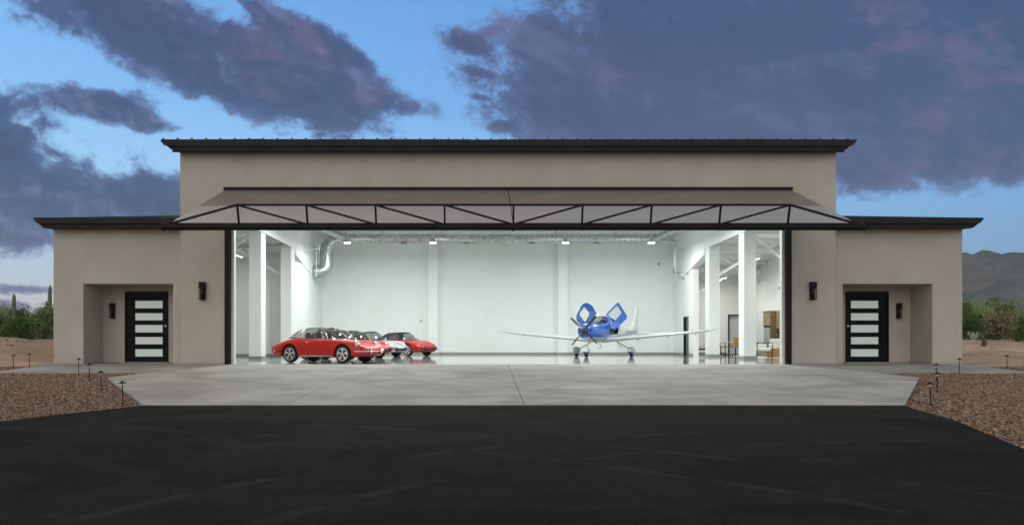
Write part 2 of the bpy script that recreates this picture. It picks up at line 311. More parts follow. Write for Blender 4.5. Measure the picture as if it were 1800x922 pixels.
# ---------------------------------------------------------------- mesh helpers
def catmull(P, n, closed=False):
    P = [Vector(p) for p in P]; out = []
    k = len(P)
    for i in range(n):
        s = i/(n-1)*(k-1); a = min(int(s), k-2); f = s-a
        p1, p2 = P[a], P[a+1]; p0 = P[a-1] if a > 0 else p1*2-p2; p3 = P[a+2] if a+2 < k else p2*2-p1
        out.append(.5*((2*p1)+(p2-p0)*f+(2*p0-5*p1+4*p2-p3)*f*f+(3*p1-p0-3*p2+p3)*f**3))
    return out
class MB:
    def __init__(s): s.v = []; s.f = []
    def add(s, V, Fs):
        o = len(s.v); s.v += [tuple(v) for v in V]; s.f += [tuple(o+i for i in f) for f in Fs]; return s
    def box(s, x0, x1, y0, y1, z0, z1):
        V = [(x, y, z) for z in (z0, z1) for x, y in ((x0, y0), (x1, y0), (x1, y1), (x0, y1))]
        return s.add(V, [(3, 2, 1, 0), (4, 5, 6, 7), (0, 1, 5, 4), (1, 2, 6, 5), (2, 3, 7, 6), (3, 0, 4, 7)])
    def prism(s, poly, a, b, axis='z'):
        """extrude a polygon; axis z: poly=(x,y); axis x: poly=(y,z); axis y: poly=(x,z)"""
        def P(p, t): return (p[0], p[1], t) if axis == 'z' else ((t, p[0], p[1]) if axis == 'x' else (p[0], t, p[1]))
        n = len(poly); V = [P(p, a) for p in poly]+[P(p, b) for p in poly]
        return s.add(V, [tuple(range(n-1, -1, -1)), tuple(range(n, 2*n))]+[(i, (i+1) % n, n+(i+1) % n, n+i) for i in range(n)])
    def tube(s, P, r, n=8, cap=True):
        P = [Vector(p) for p in P]; rs = r if isinstance(r, (list, tuple)) else [r]*len(P)
        V = []; up = None
        for i, p in enumerate(P):
            d = (P[min(i+1, len(P)-1)]-P[max(i-1, 0)]).normalized()
            if up is None: up = Vector((0, 0, 1)) if abs(d.z) < .9 else Vector((1, 0, 0))
            a = d.cross(up).normalized(); b = a.cross(d).normalized(); up = b
            for k in range(n):
                t = 2*math.pi*k/n; V.append(p+(a*math.cos(t)+b*math.sin(t))*rs[i])
        Fs = [(i*n+k, i*n+(k+1) % n, (i+1)*n+(k+1) % n, (i+1)*n+k) for i in range(len(P)-1) for k in range(n)]
        if cap: Fs += [tuple(range(n-1, -1, -1)), tuple((len(P)-1)*n+k for k in range(n))]
        return s.add(V, Fs)
    def bar(s, a, b, w, h):
        """square section bar from a to b"""
        a, b = Vector(a), Vector(b); d = (b-a).normalized(); up = Vector((0, 0, 1)) if abs(d.z) < .95 else Vector((1, 0, 0))
        x = d.cross(up).normalized()*w/2; y = x.normalized().cross(d).normalized()*h/2
        V = [q+i*x+j*y for q in (a, b) for i, j in ((-1, -1), (1, -1), (1, 1), (-1, 1))]
        return s.add(V, [(3, 2, 1, 0), (4, 5, 6, 7), (0, 1, 5, 4), (1, 2, 6, 5), (2, 3, 7, 6), (3, 0, 4, 7)])
    def lathe(s, prof, c=(0, 0, 0), n=20, axis='z', ring=False):
        V = []; c = Vector(c)
        for r, h in prof:
            for k in range(n):
                t = 2*math.pi*k/n; a, b = r*math.cos(t), r*math.sin(t)
                V.append(c+(Vector((a, b, h)) if axis == 'z' else (Vector((h, a, b)) if axis == 'x' else Vector((b, h, a)))))
        m_ = len(prof)
        Fs = [(i*n+k, i*n+(k+1) % n, (i+1)*n+(k+1) % n, (i+1)*n+k) for i in range(m_-1) for k in range(n)]
        if ring: Fs += [((m_-1)*n+k, (m_-1)*n+(k+1) % n, (k+1) % n, k) for k in range(n)]
        else: Fs += [tuple(range(n-1, -1, -1)), tuple((m_-1)*n+k for k in range(n))]
        return s.add(V, Fs)
    def ell(s, c, r, n=12, m_=8, jit=0):
        V = []; c = Vector(c)
        for i in range(m_+1):
            ph = math.pi*i/m_
            for k in range(n):
                t = 2*math.pi*k/n; q = Vector((math.sin(ph)*math.cos(t)*r[0], math.sin(ph)*math.sin(t)*r[1], math.cos(ph)*r[2]))
                if jit: q *= 1+random.uniform(-jit, jit)
                V.append(c+q)
        return s.add(V, [(i*n+k, (i+1)*n+k, (i+1)*n+(k+1) % n, i*n+(k+1) % n) for i in range(m_) for k in range(n)])
    def loft(s, curves, closed=False, capends=False):
        n = len(curves[0]); V = [p for c in curves for p in c]
        kk = n if closed else n-1
        Fs = [(i*n+k, i*n+(k+1) % n, (i+1)*n+(k+1) % n, (i+1)*n+k) for i in range(len(curves)-1) for k in range(kk)]
        if capends: Fs += [tuple(range(n-1, -1, -1)), tuple((len(curves)-1)*n+k for k in range(n))]
        return s.add(V, Fs)
    def xf(s, Mx):
        s.v = [tuple(Mx @ Vector(v)) for v in s.v]; return s
    def build(s, name, m, parent=None, smooth=False, bevel=0, solid=0, sub=0, fix=True):
        me = bpy.data.meshes.new(name); me.from_pydata(s.v, [], s.f)
        if fix:
            bm = bmesh.new(); bm.from_mesh(me); bmesh.ops.remove_doubles(bm, verts=bm.verts, dist=1e-5)
            bmesh.ops.recalc_face_normals(bm, faces=bm.faces); bm.to_mesh(me); bm.free()
        me.materials.append(M[m]); me.update()
        if smooth:
            for p_ in me.polygons: p_.use_smooth = True
            if smooth != 'all':
                me.set_sharp_from_angle(angle=R(38))
        o = bpy.data.objects.new(name, me); COL.objects.link(o); o.parent = parent
        if solid: q = o.modifiers.new('solid', 'SOLIDIFY'); q.thickness = solid; q.offset = -1
        if bevel: q = o.modifiers.new('bevel', 'BEVEL'); q.width = bevel; q.segments = 2; q.limit_method = 'ANGLE'
        if sub: q = o.modifiers.new('sub', 'SUBSURF'); q.levels = sub; q.render_levels = sub
        return o
def tag(o, label=None, cat=None, group=None, kind=None):
    if label: o['label'] = label
    if cat: o['category'] = cat
    if group: o['group'] = group
    if kind: o['kind'] = kind
    return o
def empty(name, loc=(0, 0, 0), rz=0, **kw):
    o = bpy.data.objects.new(name, None); COL.objects.link(o); o.location = loc; o.rotation_euler = (0, 0, rz); o.empty_display_size = .2
    return tag(o, **kw)
def copy_tree(o, parent=None):
    c = o.copy(); COL.objects.link(c); c.parent = parent
    for ch in list(o.children): copy_tree(ch, c)
    return c

# ---------------------------------------------------------------- ground
def lerp_tab(tab, v):
    if v >= tab[0][0]: return tab[0][1]
    for (a, b), (c, d) in zip(tab, tab[1:]):
        if v >= c: return b+(d-b)*(v-a)/(c-a)
    return tab[-1][1]
def site(y): return .04*y if y > -11.9 else -.476+.02*(max(y, -60)+11.9)
def sst(a, b, v): t = max(0, min(1, (v-a)/(b-a))); return t*t*(3-2*t)
def gz(x, y):
    if y < 0: z = site(y)
    else: z = 0
    ax = abs(x)
    bank = sst(-2.5, 13, y-max(0, 17-ax)*.4)*(.80 if x < 0 else .72)*sst(15.6, 18.5, ax) if y < 27 else sst(27, 40, y)*.8 if ax < 15.6 else .8*sst(-2.5, 13, y)
    side = sst(19, 40, ax)*.75*sst(-40, -2, y)
    z += max(bank, side*.9)
    nz = noise.noise(Vector((x*.22, y*.22, 0)))*.16+noise.noise(Vector((x*.55, y*.9, 3)))*.22+noise.noise(Vector((x*1.6, y*1.6, 5)))*.04
    rough = max(sst(15.8, 18, ax)*sst(-2.0, 2, y), sst(27, 34, y), sst(24, 30, ax))
    if ax < 24 and y < 27: z -= .05*(1-rough)
    if ax < 15.6 and -.5 < y < 24.5: z -= .25
    return z+nz*rough*(1+min(3, math.hypot(x, y)/200))
cs = [0]
st = .7
while cs[-1] < 1450:
    if cs[-1] > 26: st *= 1.13
    cs.append(cs[-1]+st)
xs = [-c for c in cs[:0:-1]]+cs; ys = xs
g = MB(); nx = len(xs)
g.add([(x, y, gz(x, y)) for y in ys for x in xs], [(j*nx+i, j*nx+i+1, (j+1)*nx+i+1, (j+1)*nx+i) for j in range(nx-1) for i in range(nx-1)])
tag(g.build('ground', 'dirt', smooth='all', fix=False), kind='structure')

ASL = [(-11.9, -7.35), (-12.8, -7.72), (-13.6, -8.18), (-14.6, -8.6), (-17, -9.6), (-20, -10.8), (-60, -26)]
ASR = [(-11.9, 7.35), (-13.4, 7.1), (-15, 6.75), (-17.7, 6.08), (-20, 5.6), (-24, 5.2), (-60, 9)]
def sheet(poly_rows, dz, name, m, thick=.12):
    """strips between a left and a right x for each y, following the slope of the site"""
    b = MB(); V = []; n = 14
    for y, xl, xr in poly_rows:
        for k in range(n+1): V.append((xl+(xr-xl)*k/n, y, site(y)+dz))
    rows = len(poly_rows); F_ = [(j*(n+1)+k, j*(n+1)+k+1, (j+1)*(n+1)+k+1, (j+1)*(n+1)+k) for j in range(rows-1) for k in range(n)]
    b.add(V, F_)
    return b.build(name, m, fix=False)
rows = []
yy = -11.9
ylist = [-11.9, -12.8, -13.6, -14.6, -16, -17.7, -20, -24, -30, -40, -60]
for y in sorted(ylist):
    wob = .05*math.sin(y*5.1)+.03*math.sin(y*11) if y < -12 else 0
    rows.append((y, lerp_tab(ASL, y)+wob, lerp_tab(ASR, y)+wob))
tag(sheet(rows, -.004, 'road', 'asphalt'), kind='structure')
rows = [(y, -26, 26) for y in (-60, -40, -24, -16, -11.9, -8, -4, -2, -.4)]
tag(sheet(rows, -.045, 'gravel_bed', 'gravelbed', .05), kind='structure')

# concrete apron and walks, cast in panels with real joints between them
def slab_piece(b, poly, inset=.006, top=.015):
    c = sum((Vector(p) for p in poly), Vector((0, 0)))/len(poly)
    P = []
    for p in poly:
        d = (Vector(p)-c); P.append(c+d*(1-inset/max(.5, d.length)*1.5))
    n = len(P); V = [(p.x, p.y, site(p.y)+top) for p in P]+[(p.x, p.y, site(p.y)-.10) for p in P]
    b.add(V, [tuple(range(n)), tuple(range(2*n-1, n-1, -1))]+[(i, n+i, n+(i+1) % n, (i+1) % n) for i in range(n)])
ap = MB()
def edge_x(y):   # half width of the apron
    return lerp_tab([(0, 9.25), (-3.45, 10.38), (-5.4, 10.85), (-11.9, 7.35)], y)
ysp = [-.02, -3.45, -5.4, -8.6, -11.9]
xsp = [0, 4.6]
for sx in (-1, 1):
    for ya, yb in ((-.02, -3.45), (-3.45, -8.6), (-8.6, -11.9)):
        slab_piece(ap, [(0, ya), (sx*4.6, ya), (sx*4.6, yb), (0, yb)])
        if ya > -5.4 > yb: slab_piece(ap, [(sx*4.6, ya), (sx*edge_x(ya), ya), (sx*10.85, -5.4), (sx*edge_x(yb), yb), (sx*4.6, yb)])
        else: slab_piece(ap, [(sx*4.6, ya), (sx*edge_x(ya), ya), (sx*edge_x(yb), yb), (sx*4.6, yb)])
tag(ap.build('pavement', 'concrete'), kind='structure')
wk = MB()
for sx in (-1, 1):
    slab_piece(wk, [(sx*9.27, -.02), (sx*12.2, -.02), (sx*12.2, -3.42), (sx*10.40, -3.42)])
    slab_piece(wk, [(sx*12.2, -.02), (sx*15.0, -.02), (sx*15.0, -3.42), (sx*12.2, -3.42)])
    wk.box(min(sx*11.1, sx*14.05), max(sx*11.1, sx*14.05), -.01, 1.69, -.1, .013)
tag(wk.build('path', 'concrete'), kind='structure')

# loose gravel stones on both sides of the drive
def in_gravel(x, y):
    ax = abs(x)
    if y > -3.45 and ax < 15.03: return False
    if y > -11.95 and ax < edge_x(min(y, 0))+.02: return False
    if y <= -11.9 and lerp_tab(ASL, y)-.06 < x < lerp_tab(ASR, y)+.03: return False
    return True
rg = random.Random(3); V = []; Fs = []
octa = [(1, 0, 0), (0, 1, 0), (-1, 0, 0), (0, -1, 0), (0, 0, 1), (0, 0, -1)]
of = [(0, 1, 4), (1, 2, 4), (2, 3, 4), (3, 0, 4), (1, 0, 5), (2, 1, 5), (3, 2, 5), (0, 3, 5)]
cnt = 0
while cnt < 105000:
    sx = rg.choice((-1, 1)); x = sx*rg.uniform(5.2, 18.5); y = -20+19.4*rg.random()
    if not in_gravel(x, y): continue
    # only the strip the camera side can see near the lens needs stones
    if abs(x) > 9.5+(y+20)*.6 and y < -12: continue
    r = rg.uniform(.014, .034)*(1 if rg.random() < .96 else 1.35); a = rg.uniform(0, 6.3); ca, sa = math.cos(a), math.sin(a)
    rx, ry, rz = r*rg.uniform(.8, 1.4), r*rg.uniform(.7, 1.1), r*rg.uniform(.5, .9)
    z = site(y)-.045+rz*.55; o_ = len(V)
    for q in octa:
        px, py = q[0]*rx*rg.uniform(.75, 1.2), q[1]*ry*rg.uniform(.75, 1.2)
        V.append((x+px*ca-py*sa+rg.uniform(-.3, .3)*r*.5, y+px*sa+py*ca, z+q[2]*rz))
    Fs += [tuple(o_+i for i in f) for f in of]; cnt += 1
gb = MB(); gb.v = V; gb.f = Fs
tag(gb.build('gravel', 'pebble', fix=False), 'loose brown and grey gravel covering the beds beside the apron', 'gravel', kind='stuff')

# mountains beyond the right wing
mt = MB(); nxm, nym = 130, 60; V = []
prof = [(420, 60), (480, 92), (531, 106), (562, 97), (580, 85), (595, 80), (612, 86), (632, 99), (665, 106), (720, 116), (800, 104), (900, 120), (1040, 85), (1200, 30)]
def crest(x):
    for (a, b), (c, d) in zip(prof, prof[1:]):
        if a <= x <= c: t_ = sst(a, c, x); return b+(d-b)*t_
    return 0 if x < prof[0][0]-100 else (prof[0][1]*sst(prof[0][0]-100, prof[0][0], x) if x < prof[0][0] else 0)
for j in range(nym):
    for i in range(nxm):
        x = 300+i*7.2; y = 560+j*14; f = (y-560)/440
        h = crest(x)*(sst(0, 1.0, f)*.85+.15*min(1, f*1.4) if f <= 1 else 1-sst(1, 2.0, f)*.8)
        h += 24*max(0, 1-abs(f-.45)/.25)*(.5+.5*noise.noise(Vector((x*.012, 1, 0))))
        amp = min(1, f*3)*(1 if abs(f-1) > .12 else .3)
        h += amp*(noise.noise(Vector((x*.02, y*.02, 1)))*14+noise.noise(Vector((x*.06, y*.06, 2)))*7)
        if i in (0, nxm-1) or j in (0,): h = -2
        V.append((x, y, h))
mt.add(V, [(j*nxm+i, j*nxm+i+1, (j+1)*nxm+i+1, (j+1)*nxm+i) for j in range(nym-1) for i in range(nxm-1)])
tag(mt.build('hills', 'mountain', smooth='all', fix=False), kind='structure')

# ---------------------------------------------------------------- the hangar building
H = empty('hangar_building', label='long taupe stucco hangar with dark overhanging roofs and a wide open lit bay', cat='building')
HW = 10.78; ZT = 7.06; DEP = 23.6
b = MB()
b.box(-HW, -9.30, 0, .30, -.2, ZT); b.box(9.30, HW, 0, .30, -.2, ZT); b.box(-9.30, 9.30, 0, .30, 5.70, ZT)
b.box(-HW, -10.5, .30, 24.0, 5.6, ZT)
b.box(10.5, HW, .30, 24.0, 5.6, ZT)
b.build('main_facade_wall', 'stucco', H)
# gable ends above the wing roofs
for x0, x1 in ((-HW, -10.5), (10.5, HW)):
    b = MB(); b.prism([(0, ZT), (24.0, ZT), (12, ZT+2.76)], x0, x1, 'x'); b.build('gable_wall', 'stucco', H)
for sx in (-1, 1):
    b = MB(); b.box(min(sx*10.497, sx*10.47), max(sx*10.497, sx*10.47), .31, 23.59, 5.602, ZT); b.prism([(.31, ZT+.001), (23.59, ZT+.001), (12, ZT+2.70)], min(sx*10.497, sx*10.47), max(sx*10.497, sx*10.47), 'x'); b.build('hall_upper_wall', 'white', H)
    b = MB(); b.prism([(1.95, 4.605), (23.19, 4.605), (12, 6.34)], min(sx*14.78, sx*14.815), max(sx*14.78, sx*14.815), 'x'); b.build('aisle_upper_wall', 'white', H)
for sx, nm in ((-1, 'left'), (1, 'right')):
    X = lambda a, c: (min(sx*a, sx*c), max(sx*a, sx*c))
    b = MB(); F0, F1 = .22, 1.70
    b.box(*X(14.06, 15.05), F0, F1, -.2, 4.62); b.box(*X(10.79, 11.09), F0, F1, -.2, 4.62); b.box(*X(11.09, 14.06), F0, F1, 2.67, 4.62)
    b.box(*X(14.06, 15.05), F1, 1.90, -.2, 4.62)
    b.box(*X(13.28, 14.06), F1, 1.90, -.2, 4.62); b.box(*X(10.79, 11.79), F1, 1.90, -.2, 4.62); b.box(*X(11.79, 13.28), F1, 1.90, 2.46, 4.62)
    b.box(*X(14.82, 15.05), 1.90, 24.0, -.2, 4.62)
    b.prism([(F0, 4.62), (24.0, 4.62), (12, 6.38)], *X(14.82, 15.05), 'x')
    b.build('wing_wall', 'stucco', H)
    # wing roof, gable with ridge parallel to the facade
    b = MB(); b.prism([(-.38, 4.60), (12, 6.46), (24.4, 4.60), (24.4, 4.74), (12, 6.60), (-.38, 4.74)], *X(10.80, 15.33), 'x')
    rf = b.build('wing_roof', 'roof', H)
    b = MB()
    for k in range(10):
        xx = 10.95+k*.478
        b.prism([(-.39, 4.74), (12, 6.60), (12, 6.63), (-.39, 4.77)], *X(xx, xx+.025), 'x')
    b.build('standing_seam', 'roof', rf)
    b = MB(); b.prism([(sx*10.80, 4.575), (sx*15.22, 4.575), (sx*15.37, 4.70), (sx*15.37, 4.765), (sx*10.80, 4.765)], -.46, -.382, 'y'); b.box(*X(10.80, 15.24), -.375, -.02, 4.555, 4.60)
    b.box(*X(15.05, 15.31), -.02, .30, 4.50, 4.61); b.prism([(sx*10.80, 4.46), (sx*15.10, 4.46), (sx*15.22, 4.552), (sx*10.80, 4.552)], -.37, -.05, 'y'); b.box(*X(10.80, 15.10), -.02, .215, 4.47, 4.595)
    b.prism([(-.38, 4.66), (12, 6.52), (12, 6.62), (-.38, 4.76)], *X(15.335, 15.37), 'x')
    b.build('fascia', 'fascia', rf)
# main roof
b = MB(); b.prism([(-.60, 7.06), (12, 10.01), (24.6, 7.06), (24.6, 7.20), (12, 10.15), (-.60, 7.20)], -11.12, 11.12, 'x')
rf = b.build('main_roof', 'roof', H)
b = MB()
k = -11.1
while k < 11.1:
    b.prism([(-.64, 7.205), (12, 10.155), (12, 10.185), (-.64, 7.25)], k, k+.022, 'x'); b.box(k-.012, k+.034, -.70, -.60, 7.237, 7.285); k += .458
b.build('standing_seam', 'roof', rf)
b = MB(); b.prism([(-11.17, 7.235), (-11.17, 7.17), (-10.98, 7.03), (10.98, 7.03), (11.17, 7.17), (11.17, 7.235)], -.68, -.602, 'y'); b.prism([(-11.02, 7.055), (-10.84, 6.92), (10.84, 6.92), (11.02, 7.055)], -.60, -.25, 'y')
b.box(-10.82, 10.82, -.248, -.003, 6.96, 7.055)
for sx in (-1, 1):
    b.prism([(-.59, 7.12), (12, 10.07), (24.6, 7.12), (24.6, 7.24), (12, 10.20), (-.59, 7.24)], min(sx*11.122, sx*11.16), max(sx*11.122, sx*11.16), 'x')
    b.prism([(-.24, 6.92), (12, 9.78), (24.2, 6.93), (24.2, 7.04), (12, 9.90), (-.24, 7.04)], min(sx*10.79, sx*10.95), max(sx*10.79, sx*10.95), 'x')
b.build('fascia', 'fascia', rf)
# back wall, roof deck, framing
b = MB(); b.box(-15.05, 15.05, 23.6, 24.0, -.1, ZT); b.build('back_wall', 'white', H)
for x0 in (-4.15, 3.57):
    b = MB(); b.box(x0, x0+.58, 23.25, 23.6, 0, 7.0); q = b.build('pilaster', 'white', H, bevel=.01)
b = MB(); b.prism([(.30, ZT+.02), (12, ZT+2.74), (23.6, ZT+.02), (23.6, ZT+.06), (12, ZT+2.78), (.30, ZT+.06)], -10.5, 10.5, 'x')
for sx in (-1, 1): b.prism([(1.9, 4.85), (12, 6.36), (23.6, 4.60), (23.6, 4.64), (12, 6.40), (1.9, 4.89)], min(sx*10.78, sx*14.82), max(sx*10.78, sx*14.82), 'x')
b.build('ceiling_deck', 'steelwhite', H)
b = MB()
for k in range(1, 16):     # purlins under the main deck and the wing decks
    y = k*1.5; z = ZT+.02+2.72*(1-abs(y-12)/12)-.14
    b.box(-10.49, 10.49, y, y+.06, z-.06, z+.10)
    if y > 2.5:
        z = 4.58+1.76*(1-abs(y-12)/11.6)-.10
        for sx in (-1, 1): b.box(min(sx*10.79, sx*14.8), max(sx*10.79, sx*14.8), y, y+.06, z-.06, z+.08)
b.build('purlin', 'steelwhite', H)
for x in (-7, -3.5, 0, 3.5, 7):
    b = MB(); b.bar((x, 23.55, ZT-.10), (x, 12, ZT+2.40), .14, .26); b.bar((x, .4, ZT-.10), (x, 12, ZT+2.40), .14, .26); b.build('rafter', 'steelwhite', H)
for sx in (-1, 1):
    for y in (10.1, 16.0, 20.5):
        b = MB(); z = 4.60+1.76*(1-abs(y-12)/11.6)
        b.bar((sx*10.8, y, z-.22), (sx*14.8, y, z-.42), .14, .28); b.bar((sx*11.0, y, z-1.7), (sx*13.0, y, z-.45), .10, .14)
        b.bar((sx*10.9, y+.1, z-.3), (sx*14.6, y+5, z-1.6), .07, .10)
        b.build('brace', 'steelwhite', H)
# hall side walls, columns and beams
for sx in (-1, 1):
    X = lambda a, c: (min(sx*a, sx*c), max(sx*a, sx*c))
    for y in (9.3, 15.2):
        b = MB(); b.box(*X(10.5, 11.03), y, y+.80, 0, 5.62); q = b.build('column', 'white', H, bevel=.012)
        b = MB(); b.box(*X(10.488, 11.042), y-.012, y+.812, .0, .13); b.build('base_trim', 'base', q)
    b = MB(); b.prism([(16.0, 5.60), (16.0, 5.25), (23.6, 3.95), (23.6, 5.60)], *X(10.46, 10.82), 'x'); b.build('sloping_beam', 'white', H)
    b = MB(); b.box(*X(10.45, 10.495), .3, 23.5, 5.52, 5.76); b.build('ledger', 'steelwhite', H)
b = MB(); b.box(-10.8, -10.5, 16.0, 23.6, 0, 4.9); b.build('hall_side_wall', 'white', H)
b = MB(); b.box(10.5, 10.8, 18.6, 19.7, 0, 4.7); b.box(10.5, 10.8, 20.8, 23.6, 0, 4.3); b.box(10.5, 10.8, 19.7, 20.8, 2.14, 4.5); b.build('hall_side_wall', 'white', H)
b = MB(); b.box(-14.82, -10.8, 17.0, 17.2, 0, 7.0); b.build('aisle_end_wall', 'white', H)
b = MB(); b.box(10.8, 13.73, 23.2, 23.4, 0, 6); b.box(14.6, 14.82, 23.2, 23.4, 0, 6); b.box(13.73, 14.6, 23.2, 23.4, 2.31, 6); b.build('aisle_end_wall', 'white', H)
b = MB(); b.box(13.70, 14.63, 23.41, 23.55, 0, 2.5); b.build('far_room_wall', 'roomwall', H)
b = MB(); b.box(13.66, 13.73, 23.15, 23.40, 0, 2.31); b.box(14.6, 14.67, 23.15, 23.40, 0, 2.31); b.box(13.66, 14.67, 23.15, 23.40, 2.311, 2.38); b.build('door_frame', 'black', H)
for sx in (-1, 1):
    b = MB(); b.box(min(sx*14.78, sx*14.815), max(sx*14.78, sx*14.815), 1.95, 23.59, 0, 4.6); b.build('aisle_outer_wall', 'white', H)
    b = MB(); b.box(min(sx*10.6, sx*14.77), max(sx*10.6, sx*14.77), 1.905, 1.94, 2.5, 4.6); b.build('aisle_front_wall', 'white', H)
# base trim
b = MB()
b.box(-10.48, -4.17, 23.585, 23.599, 0, .13); b.box(-3.55, 3.55, 23.585, 23.599, 0, .13); b.box(4.17, 10.48, 23.585, 23.599, 0, .13)
b.box(-4.165, -3.555, 23.235, 23.249, 0, .13); b.box(3.555, 4.165, 23.235, 23.249, 0, .13)
b.box(-10.499, -10.485, 16.02, 23.58, 0, .13); b.box(10.485, 10.499, 18.6, 19.65, 0, .13); b.box(10.485, 10.499, 20.85, 23.58, 0, .13)
b.box(-14.78, -10.8, 16.985, 16.999, 0, .13); b.box(10.8, 13.6, 23.185, 23.199, 0, .13)
b.box(14.765, 14.779, 2, 23.1, 0, .13); b.box(-14.779, -14.765, 2, 17, 0, .13)
b.build('base_trim', 'base', H)
b = MB(); b.box(-9.29, 9.29, -.01, .31, -.15, .0145); b.box(-14.8, 14.8, .31, 23.58, -.15, .004); fl = b.build('floor', 'epoxy'); tag(fl, kind='structure')
# service door standing open in the right hall wall
b = MB(); b.box(10.47, 10.83, 19.66, 19.70, 0, 2.18); b.box(10.47, 10.83, 20.8, 20.84, 0, 2.18); b.box(10.47, 10.83, 19.66, 20.84, 2.141, 2.18)
dd = b.build('door_frame', 'doorleaf', H)
b = MB(); b.box(10.6, 10.64, 19.705, 20.79, .02, 2.13); b.build('service_door', 'doorleaf', H)
# opening frame: black posts
b = MB(); b.box(-9.305, -9.14, -.06, .34, -.02, 5.70); b.box(9.14, 9.305, -.06, .34, -.02, 5.70); b.box(-9.14, 9.14, .02, .34, 5.55, 5.699)
b.build('opening_frame', 'black', H)
for sx in (-1, 1): b = MB(); b.box(min(sx*9.138, sx*9.04), max(sx*9.138, sx*9.04), .12, .33, .01, 5.55); b.build('jamb_liner', 'white', H)
# hydraulic door swung out like an awning
P0 = Vector((0, -.18, 5.70)); P1 = Vector((0, -5.42, 3.86)); dv = (P1-P0).normalized(); nv = Vector((0, dv.z, -dv.y)).normalized()
if nv.z < 0: nv = -nv
def skin_half(b, pa, pb):
    for x0, x1 in ((-9.25, -.012), (.012, 9.25)):
        V = [Vector((x, 0, 0))+q+nv*k for k in (.0, -.05) for x, q in ((x0, pa), (x1, pa), (x1, pb), (x0, pb))]
        b.add(V, [(0, 1, 2, 3), (7, 6, 5, 4), (0, 4, 5, 1), (1, 5, 6, 2), (2, 6, 7, 3), (3, 7, 4, 0)])
PM = P0.lerp(P1, .50)
HD = empty('hangar_door', (0, 0, 0)); HD.parent = H
tag(HD, label='wide door panel raised like an awning, sky reflection coloured into its lower half')
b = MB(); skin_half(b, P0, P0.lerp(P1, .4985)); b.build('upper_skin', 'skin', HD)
b = MB(); skin_half(b, P0.lerp(P1, .5015), P1); b.build('lower_skin', 'skinsheen', HD)  # paler sheet stands in for sky reflected off the lower half
b = MB(); b.tube([(-9.32, P1.y-.02, P1.z-.06), (9.32, P1.y-.02, P1.z-.06)], .085, 14)
for x in (-9.32, 9.32, 0): b.tube([(x-.04, P1.y-.02, P1.z-.06), (x+.04, P1.y-.02, P1.z-.06)], .10, 14)
b.build('bottom_tube', 'black', HD, smooth=True)
top = P1+nv*.54; bot = P1+nv*.03
b = MB()
b.bar((-7.32, top.y, top.z), (7.32, top.y, top.z), .055, .055); b.bar((-9.22, bot.y, bot.z), (9.22, bot.y, bot.z), .05, .05)
for sx in (-1, 1):
    b.bar((sx*7.32, top.y, top.z), (sx*9.18, bot.y, bot.z), .055, .055)
    for k in range(5):
        if k or sx == 1: b.bar((sx*1.83*k, top.y, top.z), (sx*1.83*k, bot.y, bot.z), .05, .05)
        if k: b.bar((sx*1.83*k, top.y-.002, top.z-.003), (sx*1.83*(k-1)+sx*.05, bot.y-.002, bot.z), .045, .05)
b.build('truss', 'black', HD)
b = MB(); b.box(-9.30, 9.30, -.20, -.03, 5.71, 5.80); b.build('hinge_cap', 'black', HD)
b = MB()
for x in [-9.2+k*1.84 for k in range(11)]:
    b.bar(Vector((x, 0, 0))+P0-nv*.10, Vector((x, 0, 0))+P1-nv*.10, .06, .10)
b.build('panel_rib', 'black', HD)
# entry doors
PZ = [(1.92, 2.18), (1.50, 1.75), (1.08, 1.34), (.67, .92), (.24, .50)]
for sx in (-1, 1):
    X = lambda a, c: (min(sx*a, sx*c), max(sx*a, sx*c))
    b = MB(); y0, y1 = 1.715, 1.775; xi, xo = 11.99, 12.95
    b.box(*X(11.80, xi), y0, y1, .05, 2.45); b.box(*X(xo, 13.27), y0, y1, .05, 2.45)
    zz = [2.45]+[z for pr in PZ for z in (pr[1], pr[0])]+[.05]
    for k in range(0, len(zz), 2): b.box(*X(xi, xo), y0+.004, y1, zz[k+1], zz[k])
    D = b.build('entry_door', 'doorblack', H, bevel=.004)
    tag(D, label='black entry door with five frosted panes, in the %s alcove' % ('left' if sx < 0 else 'right'))
    b = MB(); b.box(*X(11.785, 11.83), 1.66, 1.72, .05, 2.50); b.box(*X(13.24, 13.285), 1.66, 1.72, .05, 2.50); b.box(*X(11.785, 13.285), 1.66, 1.72, 2.451, 2.50); b.build('frame', 'doorblack', D)
    for z0, z1 in PZ:
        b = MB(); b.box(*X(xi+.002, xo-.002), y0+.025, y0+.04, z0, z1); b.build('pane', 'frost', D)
    b = MB(); hx = 11.87; b.lathe([(.03, 0), (.03, -.015), (.012, -.02), (.012, -.05), (.03, -.055), (.03, -.075), (.01, -.08)], (sx*hx, y0, 1.30), 12, 'y')
    b.build('handle', 'brushed', D, smooth=True)
    b = MB(); b.box(*X(11.77, 13.30), 1.60, 1.80, .012, .05); b.build('door_sill', 'base', H)

